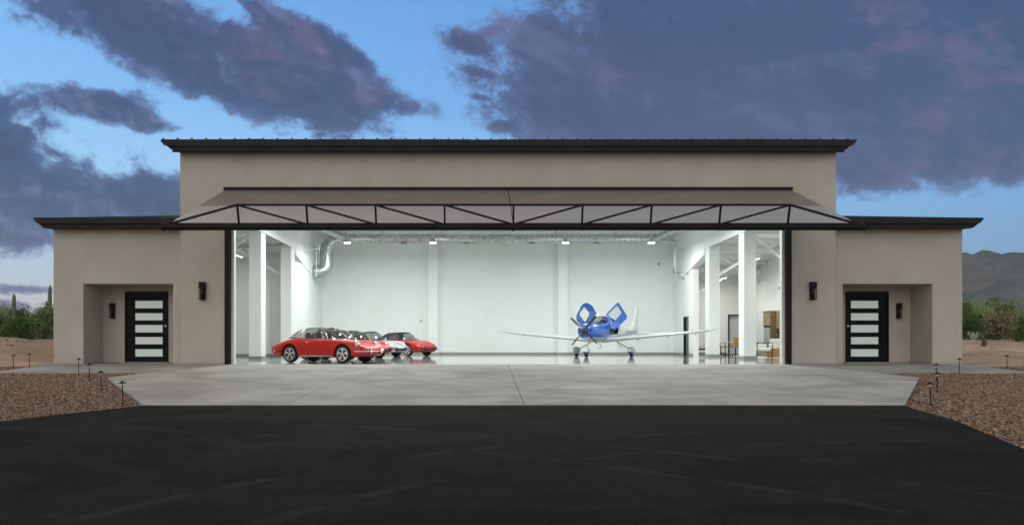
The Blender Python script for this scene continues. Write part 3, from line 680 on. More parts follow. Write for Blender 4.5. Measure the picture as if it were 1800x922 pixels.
# ---------------------------------------------------------------- wall lanterns
def lantern():
    r = empty('wall_lantern')
    b = MB(); b.box(-.07, .07, -.02, 0, .0, .56); b.build('back_plate', 'black', r)
    b = MB(); b.box(-.095, .095, -.19, -.02, .36, .58); b.build('shade', 'black', r, bevel=.004)
    b = MB()
    for x in (-.083, .083):
        for y in (-.178, -.035): b.box(x-.009, x+.009, y-.009, y+.009, .0, .36)
    b.box(-.092, .092, -.187, -.021, -.012, .01); b.build('cage', 'black', r)
    b = MB(); b.box(-.072, .072, -.168, -.045, .012, .358); b.build('glass_box', 'lampglass', r)
    b = MB(); b.lathe([(.02, .36), (.035, .30), (.03, .22), (.015, .20)], (0, -.105, 0), 12); b.build('bulb', 'plastic', r, smooth=True)
    return r
L0 = lantern(); spots = [(-10.02, 0, 2.13, 'black box lantern on the facade pier left of the open bay'), (9.99, 0, 2.13, 'black box lantern on the facade pier right of the open bay'),
                         (-13.70, 1.70, 1.57, 'black box lantern beside the door inside the left alcove'), (13.62, 1.70, 1.57, 'black box lantern beside the door inside the right alcove')]
for i, (x, y, z, lb) in enumerate(spots):
    o = L0 if i == 0 else copy_tree(L0); o.location = (x, y-.002, z)
    if i > 1: o.scale = (.85, .85, .9)
    tag(o, lb, 'wall lamp', 'black box lanterns on the stucco walls')

# ---------------------------------------------------------------- path lights
def path_light():
    r = empty('path_light')
    b = MB(); b.tube([(0, 0, -.06), (0, 0, .40)], .011, 8); b.lathe([(.03, -.02), (.03, .01), (.014, .03)], n=10); b.build('stem', 'black', r)
    b = MB(); b.lathe([(.022, .36), (.026, .40), (.026, .415)], n=12); b.build('lens', 'lens', r)
    b = MB(); b.lathe([(.086, .408), (.088, .413), (.05, .430), (.024, .447), (.018, .460), (.006, .463)], n=18); b.build('hat', 'black', r, smooth=True)
    return r
PL = path_light()
pl = [(-7.95, -11.4, 'path light at the left apron corner, nearest the black drive'), (-9.6, -8.6, 'second path light back along the left apron edge'), (-11.05, -6.0, 'third path light back in the left gravel, before the walk'),
      (-12.4, -3.7, 'path light at the front edge of the left walk'), (-15.3, -1.8, 'path light beyond the far end of the left walk'),
      (8.0, -11.6, 'path light at the right apron corner, nearest the black drive'), (9.46, -9.0, 'second path light back along the right apron edge'), (11.0, -6.0, 'third path light back in the right gravel, before the walk'),
      (12.85, -3.65, 'path light at the front edge of the right walk'), (15.15, -2.1, 'path light beyond the far end of the right walk'), (-15.15, -1.1, 'hindmost path light past the left walk, against the dirt bank')]
for i, (x, y, lb) in enumerate(pl):
    o = PL if i == 0 else copy_tree(PL); o.location = (x, y, site(y)-.03); o.rotation_euler = (R(random.uniform(-2, 2)), R(random.uniform(-2, 2)), 0)
    tag(o, 'black mushroom '+lb, 'path light', 'path lights in the gravel')

# ---------------------------------------------------------------- ceiling lights (real lamps of the hangar)
def area(name, loc, size, power, color, parent, rot=(0, 0, 0), shape='DISK', sy=None):
    l = bpy.data.lights.new(name, 'AREA'); l.shape = shape; l.size = size; l.energy = power; l.color = color
    if sy: l.size_y = sy
    o = bpy.data.objects.new(name, l); COL.objects.link(o); o.location = loc; o.rotation_euler = rot; o.parent = parent
    return o
def high_bay(y):
    r = empty('high_bay_light')
    b = MB(); b.lathe([(.05, .34), (.09, .30), (.12, .12), (.19, .06), (.20, .0), (.185, -.004)], n=20); b.build('housing', 'galv', r, smooth=True)
    b = MB(); b.lathe([(.175, -.02), (.175, -.006)], n=20); b.build('lens', 'lampglow', r)
    h = ZT+2.7*(1-abs(y-12)/12)-6.0-.25
    b = MB(); b.tube([(0, 0, .34), (0, 0, h)], .012, 6); b.build('hanger', 'steelwhite', r)
    area('lamp', (0, 0, -.03), .34, 232, (.93, 1.0, .975), r)
    pt = bpy.data.lights.new('lamp', 'POINT'); pt.energy = 28; pt.color = (.93, 1.0, .975); pt.shadow_soft_size = .12
    po = bpy.data.objects.new('lamp', pt); COL.objects.link(po); po.location = (0, 0, -.16); po.parent = r
    return r
colw = {-8.05: 'far left', -3.52: 'inner left', 3.5: 'inner right', 8.05: 'far right'}
roww = {17.6: 'in front of the duct at the back', 10.0: 'over the middle of the hall', 2.8: 'just inside the open bay'}
for y in (17.6, 10.0, 2.8):
    base = high_bay(y)
    for i, x in enumerate(colw):
        o = base if i == 0 else copy_tree(base); o.location = (x, y, 6.0)
        tag(o, 'round high bay lamp, %s in row, %s' % (colw[x], roww[y]), 'ceiling light', 'high bay lamps hanging in the hall')
def linear(power):
    r = empty('linear_pendant_light')
    b = MB(); b.box(-.05, .05, -.75, .75, .0, .06); b.build('housing', 'steelwhite', r)
    b = MB(); b.box(-.04, .04, -.73, .73, -.012, -.001); b.build('lens', 'tubeglow', r)
    b = MB(); b.tube([(0, -.6, .06), (0, -.6, 1.1)], .008, 5); b.tube([(0, .6, .06), (0, .6, 1.1)], .008, 5); b.build('hanger', 'steelwhite', r)
    area('lamp', (0, 0, -.03), .1, power, (1, .95, .88), r, shape='RECTANGLE', sy=1.4)
    return r
LP = linear(75)
lps = [(12.9, 15.6, 4.9, 'linear lamp over the seating corner in the right aisle'), (14.2, 13.2, 4.95, 'linear lamp close to the outer wall of the right aisle'), (12.6, 20.5, 4.3, 'linear lamp over the desk in the right aisle'),
       (12.8, 8.0, 4.7, 'linear lamp near the front of the right aisle')]
for i, (x, y, z, lb) in enumerate(lps):
    o = LP if i == 0 else copy_tree(LP); o.location = (x, y, z); tag(o, 'glowing '+lb, 'ceiling light', 'linear lamps in the side aisles')
LQ = linear(30)
for i, (x, y, z, lb) in enumerate([(-12.7, 13.5, 4.9, 'linear lamp deep in the left aisle'), (-12.7, 6.5, 4.9, 'linear lamp near the front of the left aisle')]):
    o = LQ if i == 0 else copy_tree(LQ); o.location = (x, y, z); tag(o, 'dim '+lb, 'ceiling light', 'linear lamps in the side aisles')

# ---------------------------------------------------------------- ducts and pipes
D = empty('spiral_duct', (0, 0, 0), label='long silver spiral duct running under the roof along the back wall', cat='duct')
def spiral(name, P, r, n=18, rings=True, parent=D):
    b = MB(); b.tube(P, r, n)
    o = b.build(name, 'galv', parent, smooth=True)
    if rings:
        q = MB(); P = [Vector(p) for p in P]
        for a, c in zip(P, P[1:]):
            L = (c-a).length; d = (c-a).normalized(); k = .12
            while k < L-.05:
                q.tube([a+d*k, a+d*(k+.018)], r+.009, n, cap=False); k += .16
        q.build('seam', 'galv', o)
    return o
spiral('duct_run', [(-8.6, 21.2, 6.62), (9.2, 21.2, 6.62)], .27)
e = spiral('duct_elbow', catmull([(-8.6, 21.2, 6.62), (-9.3, 21.15, 6.55), (-9.75, 21.1, 6.15), (-9.78, 21.05, 5.5), (-9.8, 21.0, 5.0), (-10.05, 20.9, 4.75), (-10.5, 20.8, 4.72)], 13), .37, rings=False)
q = MB()
for x, y, z in ((-9.25, 21.15, 6.56), (-9.72, 21.1, 6.2), (-9.79, 21.05, 5.4), (-9.86, 21.0, 4.9), (-10.2, 20.9, 4.74)):
    q.ell((x, y, z), (.395, .395, .05) if z in (5.4, 6.2) else (.05, .395, .395), 16, 8)
q.build('seam', 'galv', e, smooth=True)
spiral('duct_branch', [(-8.7, 21.0, 6.66), (-10.1, 17.5, 7.05)], .22); spiral('duct_branch', [(8.9, 21.0, 6.62), (10.2, 17.0, 7.1)], .17)
b = MB()
x = -8.2
while x < 9.2: b.tube([(x, 21.2, 6.89), (x, 21.2, 7.60)], .010, 5); b.box(x-.03, x+.03, 21.0, 21.4, 6.885, 6.90); x += 1.42
b.build('hanger', 'steelwhite', D)
b = MB()
for x in (-5.4, -1.8, 1.9, 5.6): b.box(x-.18, x+.18, 21.0, 21.2, 6.30, 6.36)
b.build('register', 'galv', D)
b = MB(); b.tube(catmull([(9.3, 21.6, 6.55), (9.95, 21.6, 6.55), (10.12, 21.6, 6.35), (10.12, 21.6, 5.2), (10.12, 21.5, 4.75), (10.3, 21.2, 4.6), (10.49, 21.1, 4.6)], 22), .085, 10)
tag(b.build('vent_pipe', 'galv', smooth=True), 'thin silver vent pipe dropping down the right hall wall', 'pipe')
b = MB(); b.tube([(10.46, 20.9, 6.1), (10.0, 20.7, 6.1), (10.0, 20.7, 4.5), (10.46, 20.7, 4.5)], .022, 8)
tag(b.build('conduit', 'steelwhite'), 'slim white conduit hooked out of the right hall wall', 'pipe')
b = MB(); b.tube([(-10.46, 20.2, 6.3), (-10.2, 20.2, 6.3), (-10.2, 20.2, 4.4), (-10.46, 20.2, 4.4)], .022, 8)
tag(b.build('conduit', 'steelwhite'), 'slim white conduit beside the big duct elbow on the left', 'pipe')
b = MB(); b.bar((-10.35, 18.0, 5.6), (-9.6, 18.0, 5.75), .03, .03); b.bar((-9.6, 18.0, 5.6), (-9.6, 18.0, 5.9), .03, .03)
tag(b.build('ceiling_bracket', 'steelwhite'), 'small white steel bracket on the left upper wall', 'bracket')
cam_pts = [(-9.9, 23.58, 5.7, 'small black camera on the back wall, upper left'), (9.6, 23.58, 5.4, 'small black camera on the back wall, upper right'), (14.77, 17.5, 3.6, 'small black camera on the outer wall above the kitchen cabinets')]
for i, (x, y, z, lb) in enumerate(cam_pts):
    r = empty('security_camera', (x, y, z), label=lb, cat='camera', group='small wall cameras')
    b = MB(); b.lathe([(.05, 0), (.05, -.02)], n=12, axis='y'); b.build('mount', 'steelwhite', r)
    b = MB(); b.ell((0, -.06, 0), (.055, .055, .055), 10, 8); b.build('dome', 'plastic', r, smooth=True)
for x, y, z, lb in ((-4.6, 23.59, 2.0, 'tiny white wall box left of the left pilaster'), (-9.9, 23.59, 1.5, 'tiny grey wall box low on the back wall behind the cars'), (10.499, 18.9, 1.35, 'pair of pale switches on the right hall wall')):
    b = MB(); b.box(x-.05, x+.05, y-.03, y, z-.06, z+.06); b.box(x-.02, x+.02, y-.04, y-.03, z-.02, z+.02)
    tag(b.build('switch_box', 'base'), lb, 'switch')

# ---------------------------------------------------------------- cars
def wheel(parent, x, y, side, rim='alloy', r=.31):
    w = .175
    b = MB(); yo = 0
    b.lathe([(r*.70, -w/2), (r*.90, -w/2), (r*.985, -w/2+.025), (r, -w/2+.05), (r, w/2-.05), (r*.985, w/2-.025), (r*.90, w/2), (r*.70, w/2)], (x, y, r), 36, 'y', ring=True)
    o = b.build('wheel', 'rubber', parent, smooth=True)
    b = MB(); s = side; q = s*w/2
    # rim ring
    n = 36; V = []
    for rr, h in ((r*.735, q+.004*s), (r*.735, q-.02*s), (r*.64, q-.03*s), (r*.65, q+.008*s)):
        for k in range(n): t = 2*math.pi*k/n; V.append((x+rr*math.cos(t), y+h, r+rr*math.sin(t)))
    b.add(V, [(i*n+k, i*n+(k+1) % n, ((i+1) % 4)*n+(k+1) % n, ((i+1) % 4)*n+k) for i in range(4) for k in range(n)])
    for k in range(5):
        a = 2*math.pi*k/5+math.pi/2
        pts = [(.04, -.018), (.09, -.024), (.155, -.050), (.196, -.040), (.204, 0), (.196, .040), (.155, .050), (.09, .024), (.04, .018)]
        top = [(x+u*math.cos(a)-v*math.sin(a), y+q-.004*s, r+u*math.sin(a)+v*math.cos(a)) for u, v in pts]
        bt = [(p_[0], p_[1]-.03*s, p_[2]) for p_ in top]; m_ = len(pts)
        b.add(top+bt, [tuple(range(m_)), tuple(range(2*m_-1, m_-1, -1))]+[(i, (i+1) % m_, m_+(i+1) % m_, m_+i) for i in range(m_)])
    b.lathe([(.045, 0), (.045, .010*s), (.03, .014*s), (.01, .015*s)], (x, y+q-.008*s, r), 16, 'y')
    b.build('rim', rim, o)
    b = MB(); b.lathe([(r*.71, -.005), (r*.71, .005)], (x, y+q-.055*s, r), 24, 'y'); b.build('brake_disc', 'dark', o)
    return o
ST = [(-2.10, .58, .36, .47, .54, .51, .44, .535, .25, .54, .545), (-2.02, .70, .30, .52, .65, .58, .53, .61, .3, .625, .63), (-1.75, .785, .23, .56, .74, .655, .60, .695, .33, .715, .72),
      (-1.40, .825, .21, .63, .785, .755, .66, .815, .36, .84, .85), (-1.05, .815, .20, .66, .77, .805, .67, .865, .4, .90, .91), (-.5, .79, .19, .66, .755, .80, .69, .845, .4, .86, .86),
      (0, .785, .19, .65, .75, .79, .69, .835, .4, .85, .85), (.45, .785, .19, .65, .75, .79, .69, .83, .4, .85, .85), (.8, .795, .19, .65, .76, .79, .67, .832, .4, .83, .83),
      (1.15, .805, .20, .64, .775, .78, .65, .825, .4, .775, .77), (1.45, .79, .20, .61, .76, .745, .63, .795, .38, .71, .70), (1.70, .73, .22, .55, .70, .66, .60, .70, .36, .635, .625),
      (1.90, .65, .25, .48, .61, .56, .52, .585, .32, .565, .56), (2.02, .52, .31, .42, .48, .47, .40, .485, .25, .49, .49)]
_bodies = {}
def body_mesh(flat=False):
    if flat in _bodies: return _bodies[flat]
    b = MB(); C = []
    for (x, w, zb, z4, y5, z5, y6, z6, y7, z7, zc) in ST:
        if flat and x > 1.2: z5 -= .03; z6 = z7+.015; w += .04; y5 += .03
        if flat and x < -.9: w += .05; y5 += .05
        h = [(0, zb), (w*.55, zb), (w*.86, zb+.005), (w*.965, zb+.05), (w, .40 if abs(x) < 1.9 else (zb+z4)/2), (w*.992, (z4+.42)/2 if abs(x) < 1.9 else z4-.02), (w*.975, z4), (y5, z5), (y6, z6), (y7, z7), (0, zc)]
        full = [(x, y, z) for y, z in h]+[(x, -y, z) for y, z in h[-2:0:-1]]
        C.append(full)
    b.loft(C, closed=True, capends=True)
    me = bpy.data.meshes.new('tmp'); me.from_pydata(b.v, [], b.f)
    bm = bmesh.new(); bm.from_mesh(me); bmesh.ops.recalc_face_normals(bm, faces=bm.faces); bm.to_mesh(me); bm.free()
    o = bpy.data.objects.new('tmp', me); COL.objects.link(o)
    s = o.modifiers.new('s', 'SUBSURF'); s.levels = 3; s.render_levels = 3
    cuts = []
    for x in (-1.135, 1.135):
        for sd in (-1, 1):
            c = MB(); c.lathe([(.362, sd*.48), (.362, sd*1.1)], (x, 0, .325), 40, 'y')
            cm = bpy.data.meshes.new('c'); cm.from_pydata(c.v, [], c.f)
            bm = bmesh.new(); bm.from_mesh(cm); bmesh.ops.recalc_face_normals(bm, faces=bm.faces); bm.to_mesh(cm); bm.free()
            co = bpy.data.objects.new('c', cm); COL.objects.link(co); cuts.append(co)
            k = o.modifiers.new('b', 'BOOLEAN'); k.operation = 'DIFFERENCE'; k.object = co; k.solver = 'EXACT'
    dg = bpy.context.evaluated_depsgraph_get(); dg.update()
    me2 = bpy.data.meshes.new_from_object(o.evaluated_get(dg))
    for q in cuts+[o]: bpy.data.objects.remove(q)
    bm = bmesh.new(); bm.from_mesh(me2)
    kill = [f for f in bm.faces if f.normal.z > .5 and -1.10 < f.calc_center_median().x < .46 and abs(f.calc_center_median().y) < .60 and f.calc_center_median().z > .75]
    bmesh.ops.delete(bm, geom=kill, context='FACES'); bm.to_mesh(me2); bm.free()
    for p_ in me2.polygons: p_.use_smooth = True
    me2.set_sharp_from_angle(angle=R(40))
    bm = bmesh.new(); bm.from_mesh(me2); tree = BVHTree.FromBMesh(bm); bm.free()
    _bodies[flat] = (me2, tree)
    return _bodies[flat]
def mir(P): return [(p[0], -p[1], p[2]) for p in P]
def car(loc, heading, paint, style, label, flat=False, bumper='chrome', name='sports_car'):
    r = empty(name, (loc[0], loc[1], .004), -R(heading), label=label, cat='car', group='classic sports cars parked in a slanted row')
    me, tree = body_mesh(flat)
    me = me.copy(); me.materials.clear(); me.materials.append(M[paint])
    o = bpy.data.objects.new('body', me); COL.objects.link(o); o.parent = r; body = o
    def proj(x, z, sd, off=.003):
        h = tree.ray_cast(Vector((x, 2*sd, z)), Vector((0, -sd, 0)))
        return Vector((x, h[0].y+off*sd, z)) if h[0] else Vector((x, .79*sd, z))
    def projf(y, z, off=.01):
        h = tree.ray_cast(Vector((3, y, z)), Vector((-1, 0, 0)))
        return Vector((h[0].x+off, y, z)) if h[0] else Vector((1.95, y, z))
    def projr(y, z, off=.01):
        h = tree.ray_cast(Vector((-3, y, z)), Vector((1, 0, 0)))
        return Vector((h[0].x-off, y, z)) if h[0] else Vector((-2.0, y, z))
    # panel gaps and door details
    for sd in (-1, 1):
        b = MB(); d = [(.56, .80), (.60, .6), (.58, .36), (.50, .27), (0, .255), (-.45, .27)]
        b.tube([proj(x, z, sd, .001) for x, z in catmull2(d, 24)], .0045, 4)
        b.tube([proj(x, z, sd, .001) for x, z in catmull2([(-.45, .27), (-.54, .45), (-.60, .65), (-.60, .80)], 14)], .0045, 4)
        b.build('door_gap', 'dark', body)
        b = MB(); b.tube([proj(x, .735, sd, .02) for x in (-.44, -.40, -.32, -.28)], .012, 6); b.build('door_handle', 'chrome', body, smooth=True)
        b = MB(); b.tube([proj(x, .245, sd, .008) for x in [-.70+k*.1 for k in range(15)]], .014, 6); b.build('sill_trim', 'chrome' if bumper == 'chrome' else 'dark', body)
        b = MB(); c_ = proj(.50, .80, sd, .0)
        b.ell((.36, sd*.80, .90), (.035, .07, .045), 10, 8); b.tube([(.36, sd*.70, .84), (.36, sd*.78, .88)], .012, 6)
        b.build('mirror', 'chrome' if bumper == 'chrome' else paint, r, smooth=True)
        # wheel-well blanks
        for x in (-1.135, 1.135):
            pass
    b = MB(); b.tube([projt(tree, 1.80-.05, y) for y in [-.34+k*.068 for k in range(11)]], .004, 4); b.tube([projt(tree, .80+k*.1, .40+.0*k) for k in range(10)], .004, 4); b.tube([projt(tree, .80+k*.1, -.40) for k in range(10)], .004, 4)
    b.build('hood_gap', 'dark', body)
    # floor pan and wheels
    b = MB(); b.box(-1.9, 1.85, -.46, .46, .22, .50); b.box(-.9, .62, -.60, .60, .24, .44); b.build('underbody', 'dark', r)
    for x in (-1.135, 1.135):
        for sd in (-1, 1): wheel(r, x, sd*.69, sd, 'alloy')
    # greenhouse
    Ab, At = (.44, .635, .835), (.10, .505, 1.205)
    base = catmull([Ab, (.62, .40, .838), (.70, 0, .842), (.62, -.40, .838), (.44, -.635, .835)], 17)
    topc = catmull([At, (.165, .28, 1.245), (.185, 0, 1.26), (.165, -.28, 1.245), (.10, -.50, 1.205)], 17)
    mid = [(a+c)*.5+Vector((.03, 0, .015)) for a, c in zip(base, topc)]
    b = MB(); b.loft([catm3(base[i], mid[i], topc[i]) for i in range(17)]); b.build('windshield', 'carglass', r, smooth='all')
    b = MB(); fr = 'chrome' if style == 'targa' or bumper == 'chrome' else 'dark'
    b.tube([base[0], mid[0], topc[0]], .018, 6); b.tube([base[-1], mid[-1], topc[-1]], .018, 6); b.tube(topc, .016, 6); b.tube(base, .008, 6)
    b.build('windshield_frame', fr, r, smooth='all')
    b = MB()
    for sd in (-1, 1): b.tube([Vector(base[8])+Vector((0, sd*.22, .012)), Vector(base[8])+Vector((-.12, sd*.02, .15))], .006, 5)
    b.build('wiper', 'dark', r)
    cloth = style in ('targa', 'cabrio')
    if style == 'targa': Bt, Bm, rc = (-.60, .505, 1.225), (-.62, .28, 1.260), (-.62, 0, 1.270)
    else: Bt, Bm, rc = (-.58, .485, 1.19), (-.62, .28, 1.235), (-.62, 0, 1.25)
    rearc = catmull([Bt, Bm, rc, (Bm[0], -Bm[1], Bm[2]), (Bt[0], -Bt[1], Bt[2])], 17)
    b = MB(); midr = [(Vector(a)+c)*.5+Vector((0, 0, .014 if cloth else .028)) for a, c in zip(topc, rearc)]
    b.loft([catm3(topc[i], midr[i], rearc[i], 7) for i in range(17)])
    b.build('roof', 'vinyl' if cloth else paint, r, smooth='all', solid=.02)
    for sd in (-1, 1):
        f = lambda P: Vector((P[0], P[1]*sd, P[2]))
        edge_t = [f((topc[0].x, topc[0].y, topc[0].z)), f((midr[0].x, midr[0].y+.004, midr[0].z-.004)), f(Bt)]
        Bb = (-.66, .66, .86) if style == 'targa' else (-.52, .66, .86)
        if style == 'targa':
            b = MB(); lo = [f(Ab), f((.0, .655, .85)), f(Bb)]; b.loft([catm3(*lo, 9), catm3(*edge_t, 9)]); b.build('side_window', 'carglass', r)
        else:
            b = MB(); lo = [f(Ab), f((.0, .655, .85)), f((-.46, .66, .86))]; e2 = catm3(*edge_t, 9); b.loft([catm3(*lo, 9), [edge_t[0]+(e2[7]-edge_t[0])*(k/8) + Vector((0,0,.018*math.sin(math.pi*k/8))) for k in range(9)]]); b.build('side_window', 'carglass', r)
        # quarter light divider and side frame
        b = MB(); b.tube([f((.24, .65, .845)), f((.10, .53, 1.18))], .010, 6); b.tube(catm3(*edge_t, 9), .014, 6); b.tube([f(Ab), f((.0, .66, .85)), f(Bb)], .010, 6); b.build('window_frame', fr, r, smooth='all')
        if style == 'targa':
            for k in (0,):
                a0 = [f((-.66, .66, .86)), f((-.63, .62, 1.05)), f(Bt)]; a1 = [f((-.88, .655, .88)), f((-.85, .61, 1.06)), f((-.79, .495, 1.215))]
                b = MB(); b.loft([catm3(*[p_+Vector((0, sd*.012, 0)) for p_ in a0], 7), catm3(*[p_+Vector((0, sd*.012, 0)) for p_ in a1], 7)]); b.build('roll_bar_side', 'brushed', r, smooth='all', solid=.02)
            b = MB()
            for k in range(5): b.box(-.76, -.72, sd*.655-.012, sd*.655+.012, .98+k*.02, .99+k*.02)
            b.build('vent', 'dark', r)
        else:
            q0 = [f((-.50, .66, .86)), f((-.98, .645, .885))]; q1 = [f((-.50, .50, 1.185)), f((-.74, .475, 1.13))]
            b = MB(); b.loft([q0, q1]); b.build('quarter_window', 'glass' if style == 'coupe' else 'vinyl', r)
            b = MB(); b.loft([catm3(f((-.98, .645, .885)), f((-.88, .57, 1.02)), f((-.72, .478, 1.14)), 7), catm3(f((-1.45, .58, .87)), f((-1.25, .50, .97)), f((-.98, .42, 1.10)), 7)])
            b.loft([[f(Bt), f((-.74, .475, 1.13))], [f((-.62, .40, 1.225)), f((-.98, .42, 1.10))]])
            b.loft([[f((-.50, .50, 1.185)), f(Bt)], [f((-.50, .495, 1.20)), f((-.60, .44, 1.215))]])
            b.build('rear_pillar', 'vinyl' if style == 'cabrio' else paint, r, smooth='all', solid=.02)
            b = MB(); b.tube([f((-.46, .665, .86)), f((-.50, .505, 1.19))], .012, 6); b.tube([q0[1], q1[1]], .010, 6); b.build('window_frame', fr, r)
    if style == 'targa':
        arc = lambda x0, dz: catmull([(x0, .505, 1.225+dz), (x0-.02, .28, 1.268+dz), (x0-.02, 0, 1.28+dz), (x0-.02, -.28, 1.268+dz), (x0, -.505, 1.225+dz)], 17)
        b = MB(); b.loft([arc(-.60, .008), arc(-.69, .010), arc(-.79, -.008)]); b.build('roll_bar_top', 'brushed', r, smooth='all', solid=.025)
        a1 = catmull([(-.88, .655, .88), (-.85, .61, 1.06), (-.79, .495, 1.215), (-.81, .25, 1.258), (-.81, 0, 1.27), (-.81, -.25, 1.258), (-.79, -.495, 1.215), (-.85, -.61, 1.06), (-.88, -.655, .88)], 25)
        dk = catmull([(-.93, .65, .885), (-1.15, .62, .89), (-1.36, .50, .875), (-1.46, .2, .875), (-1.48, 0, .875), (-1.46, -.2, .875), (-1.36, -.50, .875), (-1.15, -.62, .89), (-.93, -.65, .885)], 25)
        md = [(a+c)*.5+Vector((-.02, 0, .03)) for a, c in zip(a1, dk)]
        b = MB(); b.loft([catm3(a1[i], md[i], dk[i], 6) for i in range(25)]); b.build('rear_window', 'carglass', r, smooth='all')
        b = MB(); b.tube(dk, .012, 6); b.build('rear_window_seal', 'dark', r)
    else:
        b = MB(); a1 = catmull([(-.62, .44, 1.222), (-.63, 0, 1.25), (-.62, -.44, 1.222)], 9); d1 = catmull([(-1.40, .46, .905), (-1.46, 0, .915), (-1.40, -.46, .905)], 9)
        b.loft([a1, [(p_+q_)*.5+Vector((0, 0, .04)) for p_, q_ in zip(a1, d1)], d1]); b.build('rear_window', 'tint' if style == 'coupe' else 'vinyl', r, smooth='all')
    # cabin
    b = MB(); b.box(-1.15, .5, -.60, .60, .42, .50); b.box(.22, .50, -.58, .58, .5, .835); b.box(-1.15, -.80, -.52, .52, .5, .80); b.box(-.9, .4, -.625, -.60, .45, .835); b.box(-.9, .4, .60, .625, .45, .835); b.build('cabin_trim', 'dark', r)
    for sd in (-1, 1):
        b = MB(); b.box(-.50, .02, sd*.33-.22, sd*.33+.22, .46, .60)
        b.prism([(-.56, .58), (-.42, .58), (-.54, 1.0), (-.66, 1.0)], sd*.33-.21, sd*.33+.21, 'y'); b.box(-.68, -.60, sd*.33-.10, sd*.33+.10, 1.0, 1.09)
        b.build('seat', 'cabin', r, bevel=.03)
    b = MB(); n = 20; P = [(.12+.05*math.cos(2*math.pi*k/n)*1.2, -.33*-1+.18*math.sin(2*math.pi*k/n), .82+.17*math.cos(2*math.pi*k/n)) for k in range(n+1)]
    b.tube(P, .012, 6); b.tube([(.14, .33, .82), (.3, .33, .74)], .02, 6); b.tube([(.12, .17, .82), (.12, .49, .82)], .010, 6); b.build('steering_wheel', 'dark', r)
    # lamps
    for sd in (-1, 1):
        if not flat:
            ax = Vector((.93, 0, .36)).normalized(); c0 = Vector((1.66, sd*.60, .665))
            b = MB(); up = Vector((-.36, 0, .93)); sdv = Vector((0, 1, 0)); C = []
            for d_, rr, cz in ((-.42, .03, .05), (-.30, .092, .02), (-.12, .122, .0), (.0, .128, 0)):
                C.append([c0+ax*d_+Vector((0, 0, cz+.10*(-d_)))+(up*math.cos(t_)*1.08+sdv*math.sin(t_))*rr for t_ in [2*math.pi*k/20 for k in range(20)]])
            b.loft(C, closed=True, capends=True); b.build('headlight_bucket', paint, r, smooth='all')
            b = MB(); C = [[c0+ax*d_+(up*math.cos(t_)*1.08+sdv*math.sin(t_))*rr for t_ in [2*math.pi*k/20 for k in range(20)]] for d_, rr in ((-.01, .130), (.018, .130), (.022, .108))]
            b.loft(C, closed=True); hl = b.build('headlight', 'chrome', r, smooth='all')
            b = MB(); C = [[c0+ax*d_+(up*math.cos(t_)*1.08+sdv*math.sin(t_))*rr for t_ in [2*math.pi*k/20 for k in range(20)]] for d_, rr in ((.014, .109), (.034, .09), (.048, .05), (.052, .008))]
            b.loft(C, closed=True, capends=True); b.build('lens', 'lens', hl, smooth='all')
        P_ = [projf(sd*y, .505, .004) for y in (.50, .56, .61)]
        if flat: P_ = [projf(sd*y, .49, .006) for y in (.48, .54, .60)]
        b = MB(); b.tube(P_, .030, 8); b.build('turn_signal', 'amber', r, smooth='all')
        b = MB(); b.tube([projf(sd*y, .50, .004) for y in (.40, .45)], .026, 8); b.build('fog_light', 'lens', r, smooth='all')
        b = MB(); b.tube([projr(sd*y, .56, .004) for y in (.46, .54, .62)], .035, 8); b.build('tail_light', 'red2', r, smooth='all')
    # bumpers
    zb = .415
    def wrap(z, off, rear=False):
        P = []
        ys_ = [(-.70+.14*k) for k in range(11)]
        for y in ys_:
            if abs(y) > .62: q = proj((1.62 if not rear else -1.78), z, 1 if y > 0 else -1, off)
            else: q = (projr if rear else projf)(y, z, off)
            P.append(q)
        return P
    bmat = 'dark' if bumper == 'black' else ('chrome' if bumper == 'chrome' else paint)
    for rear in (False, True):
        b = MB(); b.tube(catmull(wrap(zb, .022, rear), 31), .020 if bumper == 'chrome' else .032, 8); o = b.build('bumper', bmat, r, smooth='all')
        if bumper != 'paint':
            for sd in (-1, 1):
                c_ = (projr if rear else projf)(sd*.33, zb, .045)
                b = MB(); b.ell(c_, (.045, .028, .095), 10, 8); b.build('overrider', 'chrome' if bumper == 'chrome' else 'dark', o, smooth='all')
    b = MB(); b.tube([projf(y, .33, .0) for y in [-.40+.08*k for k in range(11)]], .040 if style == 'coupe' else .016, 6); b.build('grille', 'dark', r)
    return r
def catmull2(P, n): return [(v.x, v.z) for v in catmull([(x, 0, z) for x, z in P], n)]
def catm3(a, m_, b_, n=6):
    a, m_, b_ = Vector(a), Vector(m_), Vector(b_); c = m_*2-(a+b_)*.5
    return [a*(1-t)**2+c*2*t*(1-t)+b_*t*t for t in [k/(n-1) for k in range(n)]]
def projt(tree, x, y):
    h = tree.ray_cast(Vector((x, y, 2)), Vector((0, 0, -1))); return (h[0]+Vector((0, 0, .001))) if h[0] else Vector((x, y, .7))
car((-6.46, 3.05), 25, 'red', 'targa', 'nearest red open-top sports car with a brushed steel roll bar and black roof panel', name='targa_car')
car((-7.05, 8.6), 28, 'red2', 'coupe', 'red coupe second in the row, mostly hidden behind the nearest car', name='coupe_car')
car((-7.0, 12.0), 31, 'red3', 'coupe', 'red coupe with black bumpers, third in the row, beside the white car', bumper='black', name='coupe_car')
car((-6.55, 15.2), 34, 'striped', 'coupe', 'white sports car with dark hood stripes, fourth in the row', bumper='black', name='coupe_car')
car((-5.2, 18.3), 40, 'red3', 'cabrio', 'red flat-nosed convertible with black soft top, farthest of the cars', flat=True, bumper='black', name='convertible_car')

